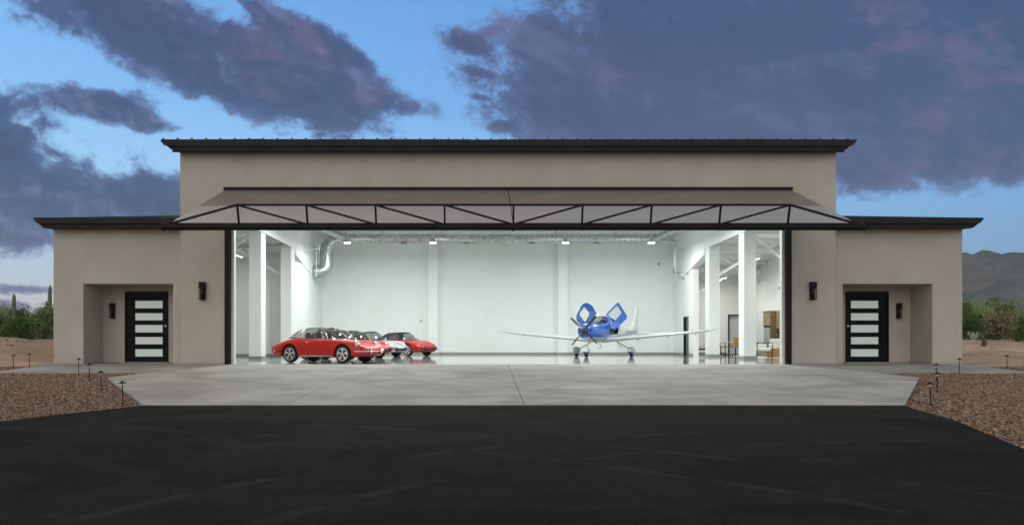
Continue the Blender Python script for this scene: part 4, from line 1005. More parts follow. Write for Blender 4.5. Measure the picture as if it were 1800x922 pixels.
# ---------------------------------------------------------------- aircraft
A = empty('light_aircraft', (5.33, 16.0, .004), R(270-30), label='blue and white four-blade propeller aircraft with both gull doors raised', cat='airplane')
FS = [(2.46, 1.30, .26, .22, .27), (2.42, 1.30, .36, .27, .33), (2.30, 1.30, .46, .33, .39), (2.0, 1.30, .54, .39, .46), (1.6, 1.29, .585, .43, .51), (1.35, 1.28, .605, .46, .53), (1.0, 1.28, .625, .62, .545), (.65, 1.28, .635, .75, .55),
      (.2, 1.28, .635, .79, .55), (-.3, 1.29, .62, .76, .54), (-.9, 1.31, .55, .62, .49), (-1.6, 1.29, .42, .46, .36), (-2.6, 1.28, .28, .26, .24), (-3.8, 1.26, .165, .15, .14), (-4.75, 1.27, .06, .08, .07)]
xsF = [2.46-(7.21)*k/150 for k in range(151)]
def fs(x):
    for a, c in zip(FS, FS[1:]):
        if c[0] <= x <= a[0]:
            i = FS.index(a); p0 = FS[max(i-1, 0)]; p3 = FS[min(i+2, len(FS)-1)]; t_ = (a[0]-x)/(a[0]-c[0])
            out = []
            for q in range(1, 5):
                m0 = (c[q]-p0[q])/(c[0]-p0[0])*(c[0]-a[0]) if p0 is not a else c[q]-a[q]
                m1 = (p3[q]-a[q])/(p3[0]-a[0])*(c[0]-a[0]) if p3 is not c else c[q]-a[q]
                out.append((2*t_**3-3*t_**2+1)*a[q]+(t_**3-2*t_**2+t_)*m0+(-2*t_**3+3*t_**2)*c[q]+(t_**3-t_**2)*m1)
            return out
    return FS[-1][1:]
def fring(x, n=56, grow=0):
    zc, hw, up, dn = fs(x); P = []
    for k in range(n):
        t_ = 2*math.pi*k/n; c_, s_ = math.cos(t_), math.sin(t_)
        e_ = .86 if s_ < 0 else .92
        y = (hw+grow)*math.copysign(abs(c_)**e_, c_); z = zc+(up if s_ > 0 else dn)*math.copysign(abs(s_)**e_, s_)+grow*s_
        if s_ > 0 and z > 1.62: y *= 1-.10*(z-1.62)/.45
        P.append(Vector((x, y, z)))
    return P
rings = [fring(x) for x in xsF]; n = 56
solid, ws, rw = MB(), MB(), MB()
for mbx in (solid, ws, rw): mbx.v = [tuple(p_) for rg_ in rings for p_ in rg_]
for i in range(150):
    for k in range(n):
        f = (i*n+k, i*n+(k+1) % n, (i+1)*n+(k+1) % n, (i+1)*n+k)
        c = sum((Vector(solid.v[q]) for q in f), Vector())/4; top_ = sum(fs(c.x)[0:3:2])
        if .50 < c.x < 1.36 and c.z > 1.66+.10*(1.36-c.x) and not (abs(c.y) > .30 and c.x < .78) and abs(c.y) > .012: ws.f.append(f)
        elif -.42 < c.x < .74+.25*(1.7-c.z) and c.z > 1.16 and abs(c.y) > .22 and c.z < 2.03 and c.x < 1.0: pass
        elif -1.15 < c.x < -.52 and 1.56 < c.z < 1.86-.1*abs(c.x+.5) and abs(c.y) > .3: rw.f.append(f)
        else: solid.f.append(f)
solid.f.append(tuple(range(n-1, -1, -1))); solid.f.append(tuple(150*n+k for k in range(n)))
def clean(mb):
    used = sorted({i for f in mb.f for i in f}); mp = {a: b_ for b_, a in enumerate(used)}
    mb.v = [mb.v[i] for i in used]; mb.f = [tuple(mp[i] for i in f) for f in mb.f]; return mb
fu = clean(solid).build('fuselage', 'fuselage', A, smooth='all', solid=.025)
clean(ws).build('windshield', 'tint', A, smooth='all'); clean(rw).build('rear_window', 'dark', A, smooth='all')
# air inlets and cowl details
for sd in (-1, 1):
    b = MB(); b.ell((2.43, sd*.27, 1.32), (.035, .085, .062), 16, 10); b.build('air_inlet', 'dark', fu, smooth='all')
b = MB(); b.ell((2.30, .20, 1.02), (.06, .05, .03), 12, 8); b.build('landing_light', 'dark', fu, smooth='all')
b = MB()
for sd in (-1, 1): b.tube([(2.36, sd*y, 1.30+.0*y) for y in (.43, .44)], .004, 4)
b.tube([Vector((p_.x, p_.y*1.004, p_.z)) for p_ in fring(1.42)[0:29]], .005, 4); b.tube([(x, sd_, 1.30) for x, sd_ in ((2.3, .465), (1.9, .555), (1.42, .603))], .004, 4); b.build('cowl_gap', 'dark', fu)
# cabin interior
b = MB(); b.box(-1.0, 1.1, -.52, .52, .90, 1.06); b.box(1.0, 1.2, -.50, .50, 1.0, 1.62); b.build('cabin_trim', 'dark', A)
for sd in (-1, 1):
    b = MB(); b.box(-.05, .45, sd*.28-.22, sd*.28+.22, 1.05, 1.24); b.prism([(-.22, 1.2), (-.02, 1.2), (-.12, 1.80), (-.28, 1.80)], sd*.28-.2, sd*.28+.2, 'y'); b.build('seat', 'cabin', A, bevel=.04)
# wings
def wing(sd):
    C = []; sec = [(1.0, .0), (.985, .012), (.93, .038), (.82, .062), (.66, .076), (.45, .068), (.22, .04), (0, .004), (.22, -.022), (.45, -.036), (.66, -.042), (.82, -.040), (.93, -.030), (.985, -.012)]
    for s, xl, ch, z, th in ((.25, 1.10, 1.62, .815, 1.5), (.62, 1.02, 1.50, .835, 1.45), (1.6, .95, 1.34, .925, 1.4), (3.0, .86, 1.17, 1.045, 1.35), (4.6, .76, .97, 1.185, 1.35), (5.35, .70, .84, 1.26, 1.35), (5.65, .62, .68, 1.305, .8), (5.80, .48, .45, 1.345, .7), (5.86, .34, .22, 1.37, .5)):
        C.append([Vector((xl-ch*(1-u_), sd*s, z+w_*ch*th)) for u_, w_ in sec])
    b = MB(); b.loft(C, closed=True, capends=True); o = b.build('wing', 'planewhite', A, smooth=True)
    for s in (1.75, 3.3, 4.7):
        b = MB(); z = .79+.088*s; b.prism([(-.30, z), (.10, z+.02), (-.10, z-.10), (-.22, z-.15), (-.27, z-.15)], sd*s-.012, sd*s+.012, 'y'); b.build('flap_fairing', 'planewhite', o)
    b = MB(); b.tube([( -.35+.02, sd*.8, .865), (-.34, sd*2.9, 1.035)], .006, 4); b.tube([(-.34, sd*3.0, 1.04), (-.25, sd*5.2, 1.235)], .006, 4); b.build('flap_gap', 'dark', o)
    b = MB(); b.ell((.66, sd*5.72, 1.30), (.10, .06, .025), 10, 6); b.build('tip_light', 'lens', o, smooth='all')
    return o
for sd in (-1, 1): wing(sd)
b = MB(); b.tube([(.62, -3.4, 1.05), (.60, -3.4, .93), (.80, -3.4, .92)], .010, 6); b.build('pitot_tube', 'alloy', A)
# tail
C = []
for z, xl, ch, th in ((1.28, -2.95, 1.98, .09), (1.45, -3.50, 1.45, .08), (1.62, -3.92, 1.05, .07), (1.78, -4.08, .90, .065), (2.1, -4.27, .75, .06), (2.5, -4.45, .60, .05), (2.60, -4.52, .52, .04), (2.64, -4.62, .38, .02)):
    C.append([Vector((xl-u_*ch, w_*th, z)) for u_, w_ in ((0, 0), (.06, .55), (.3, 1), (.65, .6), (1, .05), (1, -.05), (.65, -.6), (.3, -1), (.06, -.55))])
b = MB(); b.loft(C, closed=True, capends=True); b.build('tail_fin', 'fuselage', A, smooth=True)
b = MB()
C = []
for s, xl, ch in ((-1.95, -4.46, .52), (-1.0, -4.32, .66), (0, -4.20, .80), (1.0, -4.32, .66), (1.95, -4.46, .52)):
    C.append([Vector((xl-u_*ch, s, 1.20+w_*.05)) for u_, w_ in ((0, 0), (.06, .6), (.3, 1), (.65, .6), (1, .05), (1, -.05), (.65, -.6), (.3, -1), (.06, -.6))])
b.loft(C, closed=True, capends=True); b.build('tailplane', 'planewhite', A, smooth=True)
# propeller
b = MB(); b.lathe([(.19, 2.47), (.185, 2.56), (.165, 2.66), (.125, 2.75), (.07, 2.82), (.03, 2.845), (.005, 2.85)], (0, 0, 1.30), 24, 'x'); SPN = b.build('spinner', 'prop', A, smooth='all')
for k in range(4):
    a = R(45+90*k+3); rv = Vector((0, math.cos(a), math.sin(a))); tv = Vector((0, -math.sin(a), math.cos(a))); ax = Vector((1, 0, 0)); C = []
    rr_ = [(.12, .05, 70), (.22, .075, 60), (.38, .115, 45), (.58, .125, 34), (.80, .11, 27), (.94, .085, 24)]
    for rr, ch, tw in rr_:
        d_ = tv*math.cos(R(tw))+ax*math.sin(R(tw)); nn = rv.cross(d_)
        C.append([Vector((2.58, 0, 1.30))+rv*rr+d_*u_*ch+nn*w_*.014 for u_, w_ in ((-.5, 0), (-.2, 1), (.25, .8), (.5, 0), (.25, -.5), (-.2, -.7))])
    b = MB(); b.loft(C, closed=True, capends=True); bl_ = b.build('blade', 'prop', SPN, smooth=True)
    C = []
    for rr, ch, tw in ((.941, .084, 24), (.99, .07, 23), (1.02, .045, 22)):
        d_ = tv*math.cos(R(tw))+ax*math.sin(R(tw)); nn = rv.cross(d_)
        C.append([Vector((2.58, 0, 1.30))+rv*rr+d_*u_*ch+nn*w_*.014 for u_, w_ in ((-.5, 0), (-.2, 1), (.25, .8), (.5, 0), (.25, -.5), (-.2, -.7))])
    b = MB(); b.loft(C, closed=True, capends=True); b.build('blade_tip', 'tipw', SPN, smooth=True)
# landing gear
def pant(x, y, L=1.0, sc=1.0, m_='planewhite'):
    b = MB(); C = []
    for u_, rr in ((.50, .02), (.47, .09), (.40, .15), (.25, .19), (.05, .20), (-.2, .15), (-.4, .07), (-.5, .02)):
        C.append([Vector((x+u_*.95*L, y+rr*.72*sc*math.cos(t_), .315+rr*1.0*sc*math.sin(t_)+(.02 if u_ < -.2 else 0))) for t_ in [2*math.pi*k/18 for k in range(18)]])
    b.loft(C, closed=True, capends=True); return b.build('wheel_fairing', m_, A, smooth='all')
M['pantblue'] = mat('fairing_two_tone', (.7, .7, .7), .25, coat=1)
t = NT(M['pantblue'].node_tree); p = M['pantblue'].node_tree.nodes['Principled BSDF']; s3 = t.n('ShaderNodeSeparateXYZ'); t.put(s3.inputs[0], t.n('ShaderNodeTexCoord').outputs['Object'])
t.put(p.inputs['Base Color'], t.mix(t.m('LESS_THAN', s3.outputs[2], .26), (.60, .62, .62), (.006, .07, .30)))
for sd in (-1, 1):
    o = pant(.0, sd*1.5, m_='pantblue' if sd > 0 else 'planewhite')
    b = MB(); b.lathe([(.10, -.07), (.175, -.06), (.19, -.03), (.19, .03), (.175, .06), (.10, .07)], (.08, sd*1.5, .19), 24, 'y'); b.build('tyre', 'rubber', o, smooth='all')
    b = MB(); C = []
    for tt_, w_ in ((0, .13), (.35, .11), (.7, .09), (1, .07)):
        q_ = Vector((-.05, sd*.55, .86)).lerp(Vector((.0, sd*1.46, .38)), tt_)+Vector((0, 0, -.04*math.sin(math.pi*tt_)))
        C.append([q_+Vector((u_*w_, 0, v_*.022)) for u_, v_ in ((-1, 0), (-.5, 1), (.5, 1), (1, 0), (.5, -1), (-.5, -1))])
    b.loft(C, closed=True, capends=True); b.build('main_gear_leg', 'planewhite', A, smooth=True)
o = pant(2.22, 0, .85, .9, 'pantblue')
b = MB(); b.lathe([(.09, -.06), (.165, -.05), (.175, -.02), (.175, .02), (.165, .05), (.09, .06)], (2.28, 0, .175), 24, 'y'); b.build('tyre', 'rubber', o, smooth='all')
b = MB(); b.tube([(1.75, 0, .92), (1.98, 0, .72), (2.22, 0, .42)], [.07, .05, .035], 10); b.build('nose_gear_leg', 'planewhite', A, smooth='all')
for P_ in ([(-.55, .42, .86), (-.62, .60, .50), (-.62, .72, .50)], [(1.45, .30, .80), (1.42, .42, .45), (1.42, .25, .43)]): b = MB(); b.tube(P_, .014, 6); b.build('boarding_step', 'dark', A)
b = MB()
for x, y, h in ((.9, .2, .10), (.3, 0, .14), (-.4, .1, .10), (.6, -.2, .08)): b.box(x-.02, x+.02, y-.004, y+.004, fs(x)[0]-fs(x)[3]-h, fs(x)[0]-fs(x)[3]+.03)
b.build('antenna', 'planewhite', A)
# gull doors: outline with window opening, one raised on each side
def plane_door(outer, inner, name='gull_door'):
    bm = bmesh.new()
    def loop(P):
        vs = [bm.verts.new(p_) for p_ in P]; return [bm.edges.new((vs[i], vs[(i+1) % len(vs)])) for i in range(len(vs))]
    def smooth_loop(P, n_=36):
        P = [Vector(p_) for p_ in P]; m_ = len(P); out = []
        for i in range(m_):
            p0, p1, p2 = P[i-1], P[i], P[(i+1) % m_]
            a_ = p1.lerp(p0, min(.42, .09/(p1-p0).length)); c_ = p1.lerp(p2, min(.42, .09/(p2-p1).length))
            for k in range(5): t_ = k/4; out.append(a_*(1-t_)**2+p1*2*t_*(1-t_)+c_*t_*t_)
        return out
    so_, si_ = smooth_loop(outer), smooth_loop(inner)
    E = loop(so_)+loop(si_)
    bmesh.ops.triangle_fill(bm, edges=E, use_beauty=True)
    me = bpy.data.meshes.new(name); bmesh.ops.recalc_face_normals(bm, faces=bm.faces); bm.to_mesh(me); bm.free(); me.materials.append(M['cowl'])
    o = bpy.data.objects.new(name, me); COL.objects.link(o); o.parent = A
    q_ = o.modifiers.new('s', 'SOLIDIFY'); q_.thickness = .05; q_.offset = 0
    q_ = o.modifiers.new('b', 'BEVEL'); q_.width = .008; q_.segments = 2; q_.limit_method = 'ANGLE'; q_.angle_limit = R(50)
    b = MB(); b.add(si_, [tuple(range(len(si_)))]); b.build('window', 'glass', o, fix=False)
    b = MB(); b.tube(list(si_)+[si_[0]], .012, 5); b.build('window_seal', 'dark', o)
    return o
def onplane(O, U, Vv, pts): return [O+U*a_+Vv*c_ for a_, c_ in pts]
# image-right door (aircraft left side)
# world x,z measured from the photo turned into the aircraft's own frame
hx, hy = -math.sin(R(30)), -math.cos(R(30))     # heading in world
def loc_from(wx, z, lat_fn):
    """lat_fn(z, wx) gives side distance; solve forward coordinate"""
    lat = lat_fn; xl = (5.33+.866*lat-wx)/.5; return Vector((xl, lat, z))
RD = [((5.29, 2.12), .34), ((5.95, 2.755), .87), ((6.36, 2.05), 1.36), ((6.33, 1.90), 1.33), ((5.76, 1.36), .80), ((5.56, 1.42), .64)]
RI = [((5.42, 2.14), .43), ((5.90, 2.58), .80), ((6.13, 2.20), 1.08), ((5.68, 1.70), .68)]
LD = [((4.98, 2.18), -.36), ((4.72, 2.62), -.60), ((4.46, 2.77), -.82), ((4.22, 2.68), -1.0), ((3.92, 2.10), -1.30), ((3.92, 1.86), -1.31), ((4.15, 1.58), -1.10), ((4.40, 1.62), -.84)]
LI = [((4.32, 2.60), -.93), ((4.62, 2.20), -.66), ((4.37, 1.73), -.88), ((4.05, 2.16), -1.18)]
for outer, inner in ((RD, RI), (LD, LI)):
    O3 = [loc_from(p_[0], p_[1], l_) for p_, l_ in outer]; I3 = [loc_from(p_[0], p_[1], l_) for p_, l_ in inner]
    # flatten both loops on the door's best plane
    c0 = sum(O3, Vector())/len(O3); nrm = Vector()
    for i in range(len(O3)): nrm += (O3[i]-c0).cross(O3[(i+1) % len(O3)]-c0)
    nrm.normalize(); fl_ = lambda P: [q_-nrm*(q_-c0).dot(nrm) for q_ in P]
    dr = plane_door(fl_(O3), fl_(I3))
    a_ = fl_(O3)[-1 if outer is RD else 0]
    b = MB(); e0 = fl_(O3)[0]; b.tube([e0, Vector((.15, .25 if outer is RD else -.25, 2.02))], .014, 6); b.tube([fl_(O3)[-1], Vector((.35, .50 if outer is RD else -.50, 1.60))], .012, 6); b.build('strut', 'alloy', dr)
    hp = fl_(O3); h0 = hp[2].lerp(hp[4], .45) if outer is RD else hp[4].lerp(hp[6], .55); hc = h0.lerp(c0, .12)
    b = MB(); b.tube([hc-Vector((0, .0, .06))+nrm*.03, hc+Vector((0, .0, .06))+nrm*.03], .014, 6); b.tube([hc-Vector((0, .0, .06))-nrm*.03, hc+Vector((0, .0, .06))-nrm*.03], .014, 6); b.build('handle', 'dark', dr)

# ---------------------------------------------------------------- furniture in the right aisle
r = empty('side_bench', (11.85, 21.4, .004), label='low black cushioned bench with thin metal legs against the far wall', cat='bench')
b = MB(); b.box(-.45, .45, -.22, .22, .28, .40); b.build('seat', 'cabin', r, bevel=.03)
b = MB()
for x in (-.46, .46):
    for y in (-.2, .2): b.bar((x, y, 0), (x, y, .52), .025, .025)
    b.bar((x, -.2, .52), (x, .2, .52), .025, .025)
b.bar((-.46, .2, .5), (.46, .2, .5), .02, .02); b.build('frame', 'black', r)
def office_chair():
    r = empty('office_chair')
    b = MB(); b.box(-.25, .25, -.25, .25, .45, .53); b.build('seat', 'leather', r, bevel=.03)
    b = MB(); b.prism([(-.25, .52), (-.19, .52), (-.30, 1.0), (-.36, 1.0)], -.23, .23, 'x'); o = b.build('backrest', 'leather', r, bevel=.02)
    b = MB()
    for x in (-.28, .28): b.tube([(x, -.2, .48), (x, -.22, .70), (x, .12, .70), (x, .10, .48)], .014, 6)
    b.build('armrest', 'black', r)
    b = MB(); b.tube([(0, 0, .10), (0, 0, .46)], .03, 10)
    for k in range(5):
        a = 2*math.pi*k/5; b.bar((0, 0, .12), (.28*math.cos(a), .28*math.sin(a), .07), .04, .03); b.ell((.28*math.cos(a), .28*math.sin(a), .035), (.03, .03, .035), 8, 6)
    b.build('base', 'black', r)
    return r
oc = office_chair(); oc.location = (12.0, 18.6, .004); oc.rotation_euler = (0, 0, R(-75)); tag(oc, 'tan leather office chair seen side-on left of the desk', 'chair', 'tan office chairs at the desk')
o = copy_tree(oc); o.location = (12.42, 17.3, .004); o.rotation_euler = (0, 0, R(5)); tag(o, 'tan leather office chair with its back to the open bay', 'chair', 'tan office chairs at the desk')
r = empty('desk', (13.0, 18.7, .004), label='pale topped desk on black legs behind the tan chairs', cat='desk')
b = MB(); b.box(-.7, .7, -.38, .38, .71, .75); b.build('desktop', 'ceramic', r, bevel=.004)
for x in (-.65, .65):
    b = MB(); b.bar((x, -.34, 0), (x, -.34, .71), .04, .04); b.bar((x, .34, 0), (x, .34, .71), .04, .04); b.bar((x, -.34, .05), (x, .34, .05), .04, .04); b.build('leg', 'black', r)
r = empty('potted_plant', (12.72, 18.6, .754), label='small spiky green plant in a white pot on the desk', cat='plant')
b = MB(); b.lathe([(.05, 0), (.07, .10), (.06, .10), (.05, .09)], n=14); b.build('pot', 'ceramic', r, smooth=True)
b = MB()
for k in range(22):
    a = k*2.4; l = random.uniform(.12, .24); t_ = random.uniform(.3, 1.1)
    q = Vector((math.cos(a)*math.sin(t_), math.sin(a)*math.sin(t_), math.cos(t_))); w_ = Vector((-math.sin(a), math.cos(a), 0))*.012; b.add([Vector((0, 0, .09))-w_, Vector((0, 0, .09))+w_, Vector((0, 0, .09))+q*l*.6+w_, Vector((0, 0, .09))+q*l, Vector((0, 0, .09))+q*l*.6-w_], [(0, 1, 2, 3, 4)])
b.build('leaves', 'leafdk', r, fix=False)
r = empty('armchair', (12.45, 12.9, .016), label='cream boucle armchair with a black square tube frame', cat='armchair')
b = MB(); b.box(-.33, .30, -.30, .30, .27, .46); b.build('seat', 'boucle', r, bevel=.08)
b = MB(); b.box(-.30, .28, .20, .36, .42, .62); b.build('backrest', 'boucle', r, bevel=.06)
b = MB()
for x in (-.36, .36):
    b.bar((x, -.32, 0), (x, -.32, .70), .03, .03); b.bar((x, .32, 0), (x, .32, .70), .03, .03); b.bar((x, -.335, .70), (x, .335, .70), .03, .03); b.bar((x, -.32, .015), (x, .32, .015), .03, .03)
for x in (-.12, .12): b.bar((x, .32, .45), (x, .32, .70), .022, .022)
b.bar((-.36, .32, .70), (.36, .32, .70), .028, .028); b.bar((-.36, -.30, .26), (.36, -.30, .26), .028, .028); b.build('frame', 'black', r)
r = empty('leather_ottoman', (13.6, 13.6, .016), label='boxy tan leather ottoman on the rug in front of the sofa', cat='ottoman')
b = MB(); b.box(-.65, .65, -.42, .42, .0, .36); b.build('base', 'leather', r, bevel=.015); b = MB(); b.box(-.66, .66, -.43, .43, .362, .42); b.build('top', 'leather', r, bevel=.02)
r = empty('sculpture', (13.55, 13.55, .438), label='white branching antler sculpture lying on the ottoman', cat='sculpture')
b = MB(); b.tube([(-.3, 0, .02), (-.1, .05, .06), (.1, 0, .04), (.28, .05, .08)], [.03, .045, .04, .02], 8); b.tube([(0, 0, .05), (.05, .05, .2), (.1, .05, .30)], [.03, .022, .01], 6); b.tube([(-.15, 0, .05), (-.1, -.05, .16)], [.025, .01], 6); b.build('antler', 'ceramic', r, smooth='all')
b = MB(); b.box(12.0, 14.7, 12.2, 15.9, .005, .016); tag(b.build('rug', 'rug', bevel=.004), 'pale wool rug under the ottoman and armchair', 'rug')
r = empty('sofa', (14.22, 15.35, .016), label='pale tufted sofa behind the ottoman by the outer wall', cat='sofa')
b = MB(); b.box(-.50, .50, -.40, .40, .12, .46); b.build('seat', 'sofaw', r, bevel=.05)
b = MB(); b.box(-.52, .52, .22, .44, .44, .90); bk = b.build('backrest', 'sofaw', r, bevel=.06)
b = MB()
for x in (-.3, -.1, .1, .3):
    for z in (.58, .74): b.ell((x, .215, z), (.018, .012, .018), 8, 6)
b.build('button', 'base', bk)
b = MB(); b.box(-.58, -.44, -.42, .40, .12, .64); b.build('arm', 'sofaw', r, bevel=.05)
b = MB()
for x in (-.5, .48):
    for y in (-.36, .36): b.bar((x, y, 0), (x, y, .13), .03, .03)
b.build('feet', 'black', r)
r = empty('tall_cabinet', (14.45, 17.5, .004), label='tall oak kitchen cabinet with a grey appliance in its face', cat='cabinet')
b = MB(); b.box(-.30, .32, -.55, .55, .0, 2.33); b.build('carcass', 'oakdk', r)
b = MB(); b.box(-.34, -.302, -.54, .54, 1.62, 2.31); b.build('upper_door', 'wood', r)
b = MB(); b.box(-.335, -.302, -.50, .50, .03, 1.50); f = b.build('fridge_front', 'fridge', r); b = MB(); b.box(-.337, -.3345, -.50, .50, .845, .86); b.build('gap', 'dark', f)
b = MB(); b.box(-.318, -.3015, -.53, .53, 1.51, 1.61); b.build('vent_panel', 'dark', r)
b = MB(); b.box(-.37, .33, -.57, .57, 2.331, 2.37); b.build('cornice', 'oakdk', r)
r = empty('wall_cabinet', (14.60, 16.35, 1.45), label='oak wall cabinet hung nearer the bay than the tall cabinet', cat='cabinet')
b = MB(); b.box(-.16, .17, -.55, .55, 0, .92); b.build('carcass', 'wood', r)
for y in (-.28, .27): b = MB(); b.box(-.185, -.162, y-.26, y+.26, .01, .91); b.build('door', 'wood', r)
r = empty('kitchen_counter', (14.50, 16.42, .004), label='oak base counter behind the sofa', cat='counter')
b = MB(); b.box(-.30, .27, -.50, .50, 0, .88); b.build('base', 'oakdk', r); b = MB(); b.box(-.33, .27, -.51, .51, .881, .92); b.build('worktop', 'dark', r)
r = empty('coffee_machine', (14.35, 16.35, .925), label='black coffee machine on the oak counter', cat='appliance')
b = MB(); b.box(-.12, .12, -.17, .17, 0, .05); b.box(.0, .12, -.17, .17, .05, .34); b.box(-.12, .12, -.17, .17, .26, .36); b.build('housing', 'dark', r, bevel=.01); b = MB(); b.lathe([(.04, 0), (.04, .02), (.03, .05)], (-.05, 0, .2), 12); b.build('spout', 'chrome', r)
r = empty('canister', (14.62, 16.0, .925), label='tall red canister on the counter under the wall cabinet', cat='canister')
b = MB(); b.lathe([(.07, 0), (.075, .02), (.075, .34), (.06, .36)], n=18); b.build('jar', 'red2', r, smooth=True); b = MB(); b.lathe([(.078, .361), (.078, .39), (.02, .40)], n=18); b.build('lid', 'chrome', r, smooth=True)

# ---------------------------------------------------------------- desert plants
def leafcloud(b, c, rad, nleaf, size, rng):
    c = Vector(c)
    # clumps at uneven places inside the ellipsoid, leaves around each
    cl = []
    for _ in range(max(5, int(nleaf/70))):
        d = Vector((rng.gauss(0, 1), rng.gauss(0, 1), rng.gauss(0, 1))).normalized()*rng.random()**.45
        cl.append((c+Vector((d.x*rad[0], d.y*rad[1], d.z*rad[2])), rng.uniform(.16, .34)*min(rad)))
    for _ in range(nleaf):
        q, s_ = rng.choice(cl); p_ = q+Vector((rng.gauss(0, 1), rng.gauss(0, 1), rng.gauss(0, .8)))*s_
        a = Vector((rng.gauss(0, 1), rng.gauss(0, 1), rng.gauss(0, 1))).normalized(); bb = a.orthogonal().normalized()*size*.45; a = a*size*rng.uniform(.6, 1.3)
        o_ = len(b.v); b.v += [tuple(p_-a), tuple(p_+bb), tuple(p_+a), tuple(p_-bb)]; b.f.append((o_, o_+1, o_+2, o_+3))
def shrub(x, y, w, h, m_, label, group, seed, nleaf=2600, size=.045, name='desert_shrub', loose=0):
    rng = random.Random(seed); z0 = gz(x, y)-.04
    r = empty(name, (x, y, z0), rng.uniform(0, 6), label=label, cat='shrub', group=group)
    b = MB()
    tips = []
    for k in range(9):
        a = rng.uniform(0, 6.28); t_ = rng.uniform(.15, .8); l = h*rng.uniform(.6, .98)
        e_ = Vector((math.cos(a)*math.sin(t_)*w*.7, math.sin(a)*math.sin(t_)*w*.7, math.cos(t_*.8)*l)); m2 = e_*.5+Vector((rng.uniform(-.1, .1), rng.uniform(-.1, .1), .08*h))
        b.tube([Vector((rng.uniform(-.1, .1), rng.uniform(-.1, .1), 0)), m2, e_], [.045, .028, .010], 5); tips.append(e_)
        for q in range(3):
            b.tube([m2, m2+(e_-m2)*.6+Vector((rng.uniform(-.4, .4)*w*.5, rng.uniform(-.4, .4)*w*.5, rng.uniform(.0, .35)*h))], [.018, .006], 4)
    b.build('stems', 'bark', r, fix=False)
    b = MB(); leafcloud(b, (0, 0, h*.52), (w*.62, w*.62, h*.46), nleaf, size, rng)
    for e_ in tips: leafcloud(b, e_*.92, (w*.22, w*.22, h*.16), nleaf//14, size, rng)
    b.build('foliage', m_, r, fix=False)
    return r
kinds = [('leafA', 'mid green bushy desert shrub'), ('leafB', 'pale yellow-green wispy palo verde shrub'), ('leafC', 'dark dense green bush')]
LS = [(-27.6, 19.5, 1.5, 1.5, 0, 'at the left edge of the view'), (-26.0, 19.0, 1.3, 1.45, 2, 'low and dark, in front of the armed saguaro'), (-26.0, 21.5, 1.3, 2.1, 1, 'highest, just left of the left wing'), (-24.9, 19.2, 1.4, 1.7, 0, 'touching the corner of the left wing'),
      (-27.3, 15.0, .7, .5, 1, 'small on the crest of the left bank'), (-31.5, 27, 1.9, 2.3, 1, 'behind the others at the far left'), (-29.6, 26, 1.9, 2.1, 0, 'behind the left row, right of the tall saguaro'), (-28.2, 28, 2.0, 2.3, 2, 'hidden mostly behind the left wing corner'),
      (-29.2, 21.5, 1.8, 1.7, 2, 'around the foot of the tall saguaro'), (-34.5, 31, 2.5, 2.5, 0, 'far behind at the left edge of the view')]
for i, (x, y, w, h, k, wh) in enumerate(LS): shrub(x, y, w, h, kinds[k][0], kinds[k][1]+' '+wh, 'shrubs on the left bank', 20+i, 3600 if k != 1 else 2600, .05)
RS = [(26.1, 19.5, 1.3, 1.5, 2, 'beside the right wing corner'), (26.6, 22.0, 1.6, 2.3, 0, 'tall behind the prickly pear'), (29.3, 25, 1.9, 2.6, 1, 'behind the cholla, left of it'), (32.0, 27, 2.1, 2.8, 0, 'behind the cholla, right of it'),
      (27.6, 16.4, .7, .9, 2, 'rounded, right of the cholla at the edge of the view'), (34.2, 29, 2.2, 2.6, 1, 'cut by the right edge of the view'), (31.2, 30, 2.2, 2.8, 1, 'far back behind the right wing corner'), (36.0, 36, 2.8, 3.0, 0, 'far back in front of the mountain'), (26.8, 18.9, .8, .8, 1, 'low, left of the cholla trunk'), (29.2, 20.5, 1.3, 1.5, 0, 'mid-height behind the cholla')]
for i, (x, y, w, h, k, wh) in enumerate(RS): shrub(x, y, w, h, kinds[k][0], kinds[k][1]+' '+wh, 'shrubs right of the building', 60+i, 3400 if k != 1 else 2600, .05)
shrub(23.0, 13.2, .25, .45, 'leafB', 'single spindly seedling on the right dirt slope', 'shrubs right of the building', 99, 120, .035)
shrub(20.2, 8.0, .22, .4, 'leafB', 'tiny pale sprig on the right slope above the path light', 'shrubs right of the building', 98, 90, .035)
# saguaros with ribs
def saguaro(x, y, h, r_, label, arms=()):
    z0 = gz(x, y)-.05; R_ = empty('saguaro_cactus', (x, y, z0), label=label, cat='cactus', group='saguaros standing in the desert')
    def rib(P, rr, name):
        P = catmull(P, 14); b = MB(); V = []; n_ = 28; up = None
        for i, p_ in enumerate(P):
            d = (P[min(i+1, 13)]-P[max(i-1, 0)]).normalized(); a = d.cross(Vector((0, 1, 0.01))).normalized(); c_ = a.cross(d)
            t_ = i/13; k_ = rr*(.85+.15*math.sin(t_*3.0))*(1 if t_ < .9 else math.sqrt(max(.02, 1-((t_-.9)/.1)**2)))
            for k in range(n_):
                th = 2*math.pi*k/n_; V.append(p_+(a*math.cos(th)+c_*math.sin(th))*k_*(1 if k % 2 else .86))
        b.add(V, [(i*n_+k, i*n_+(k+1) % n_, (i+1)*n_+(k+1) % n_, (i+1)*n_+k) for i in range(13) for k in range(n_)]+[tuple(13*n_+k for k in range(n_))])
        return b.build(name, 'saguaro', R_, fix=False)
    rib([(0, 0, 0), (0, 0, h*.5), (.02, 0, h)], r_, 'trunk')
    for zz_, dx_, hh_ in arms: rib([(0, 0, zz_), (dx_*.6, 0, zz_), (dx_, 0, zz_+.35), (dx_, 0, zz_+hh_)], r_*.7, 'arm')
    return R_
saguaro(-28.9, 23.5, 2.95, .115, 'tall single-stem saguaro rising above the left shrubs')
saguaro(-33.2, 32.5, 2.5, .13, 'short saguaro tip right of the tall one, above the left shrubs')
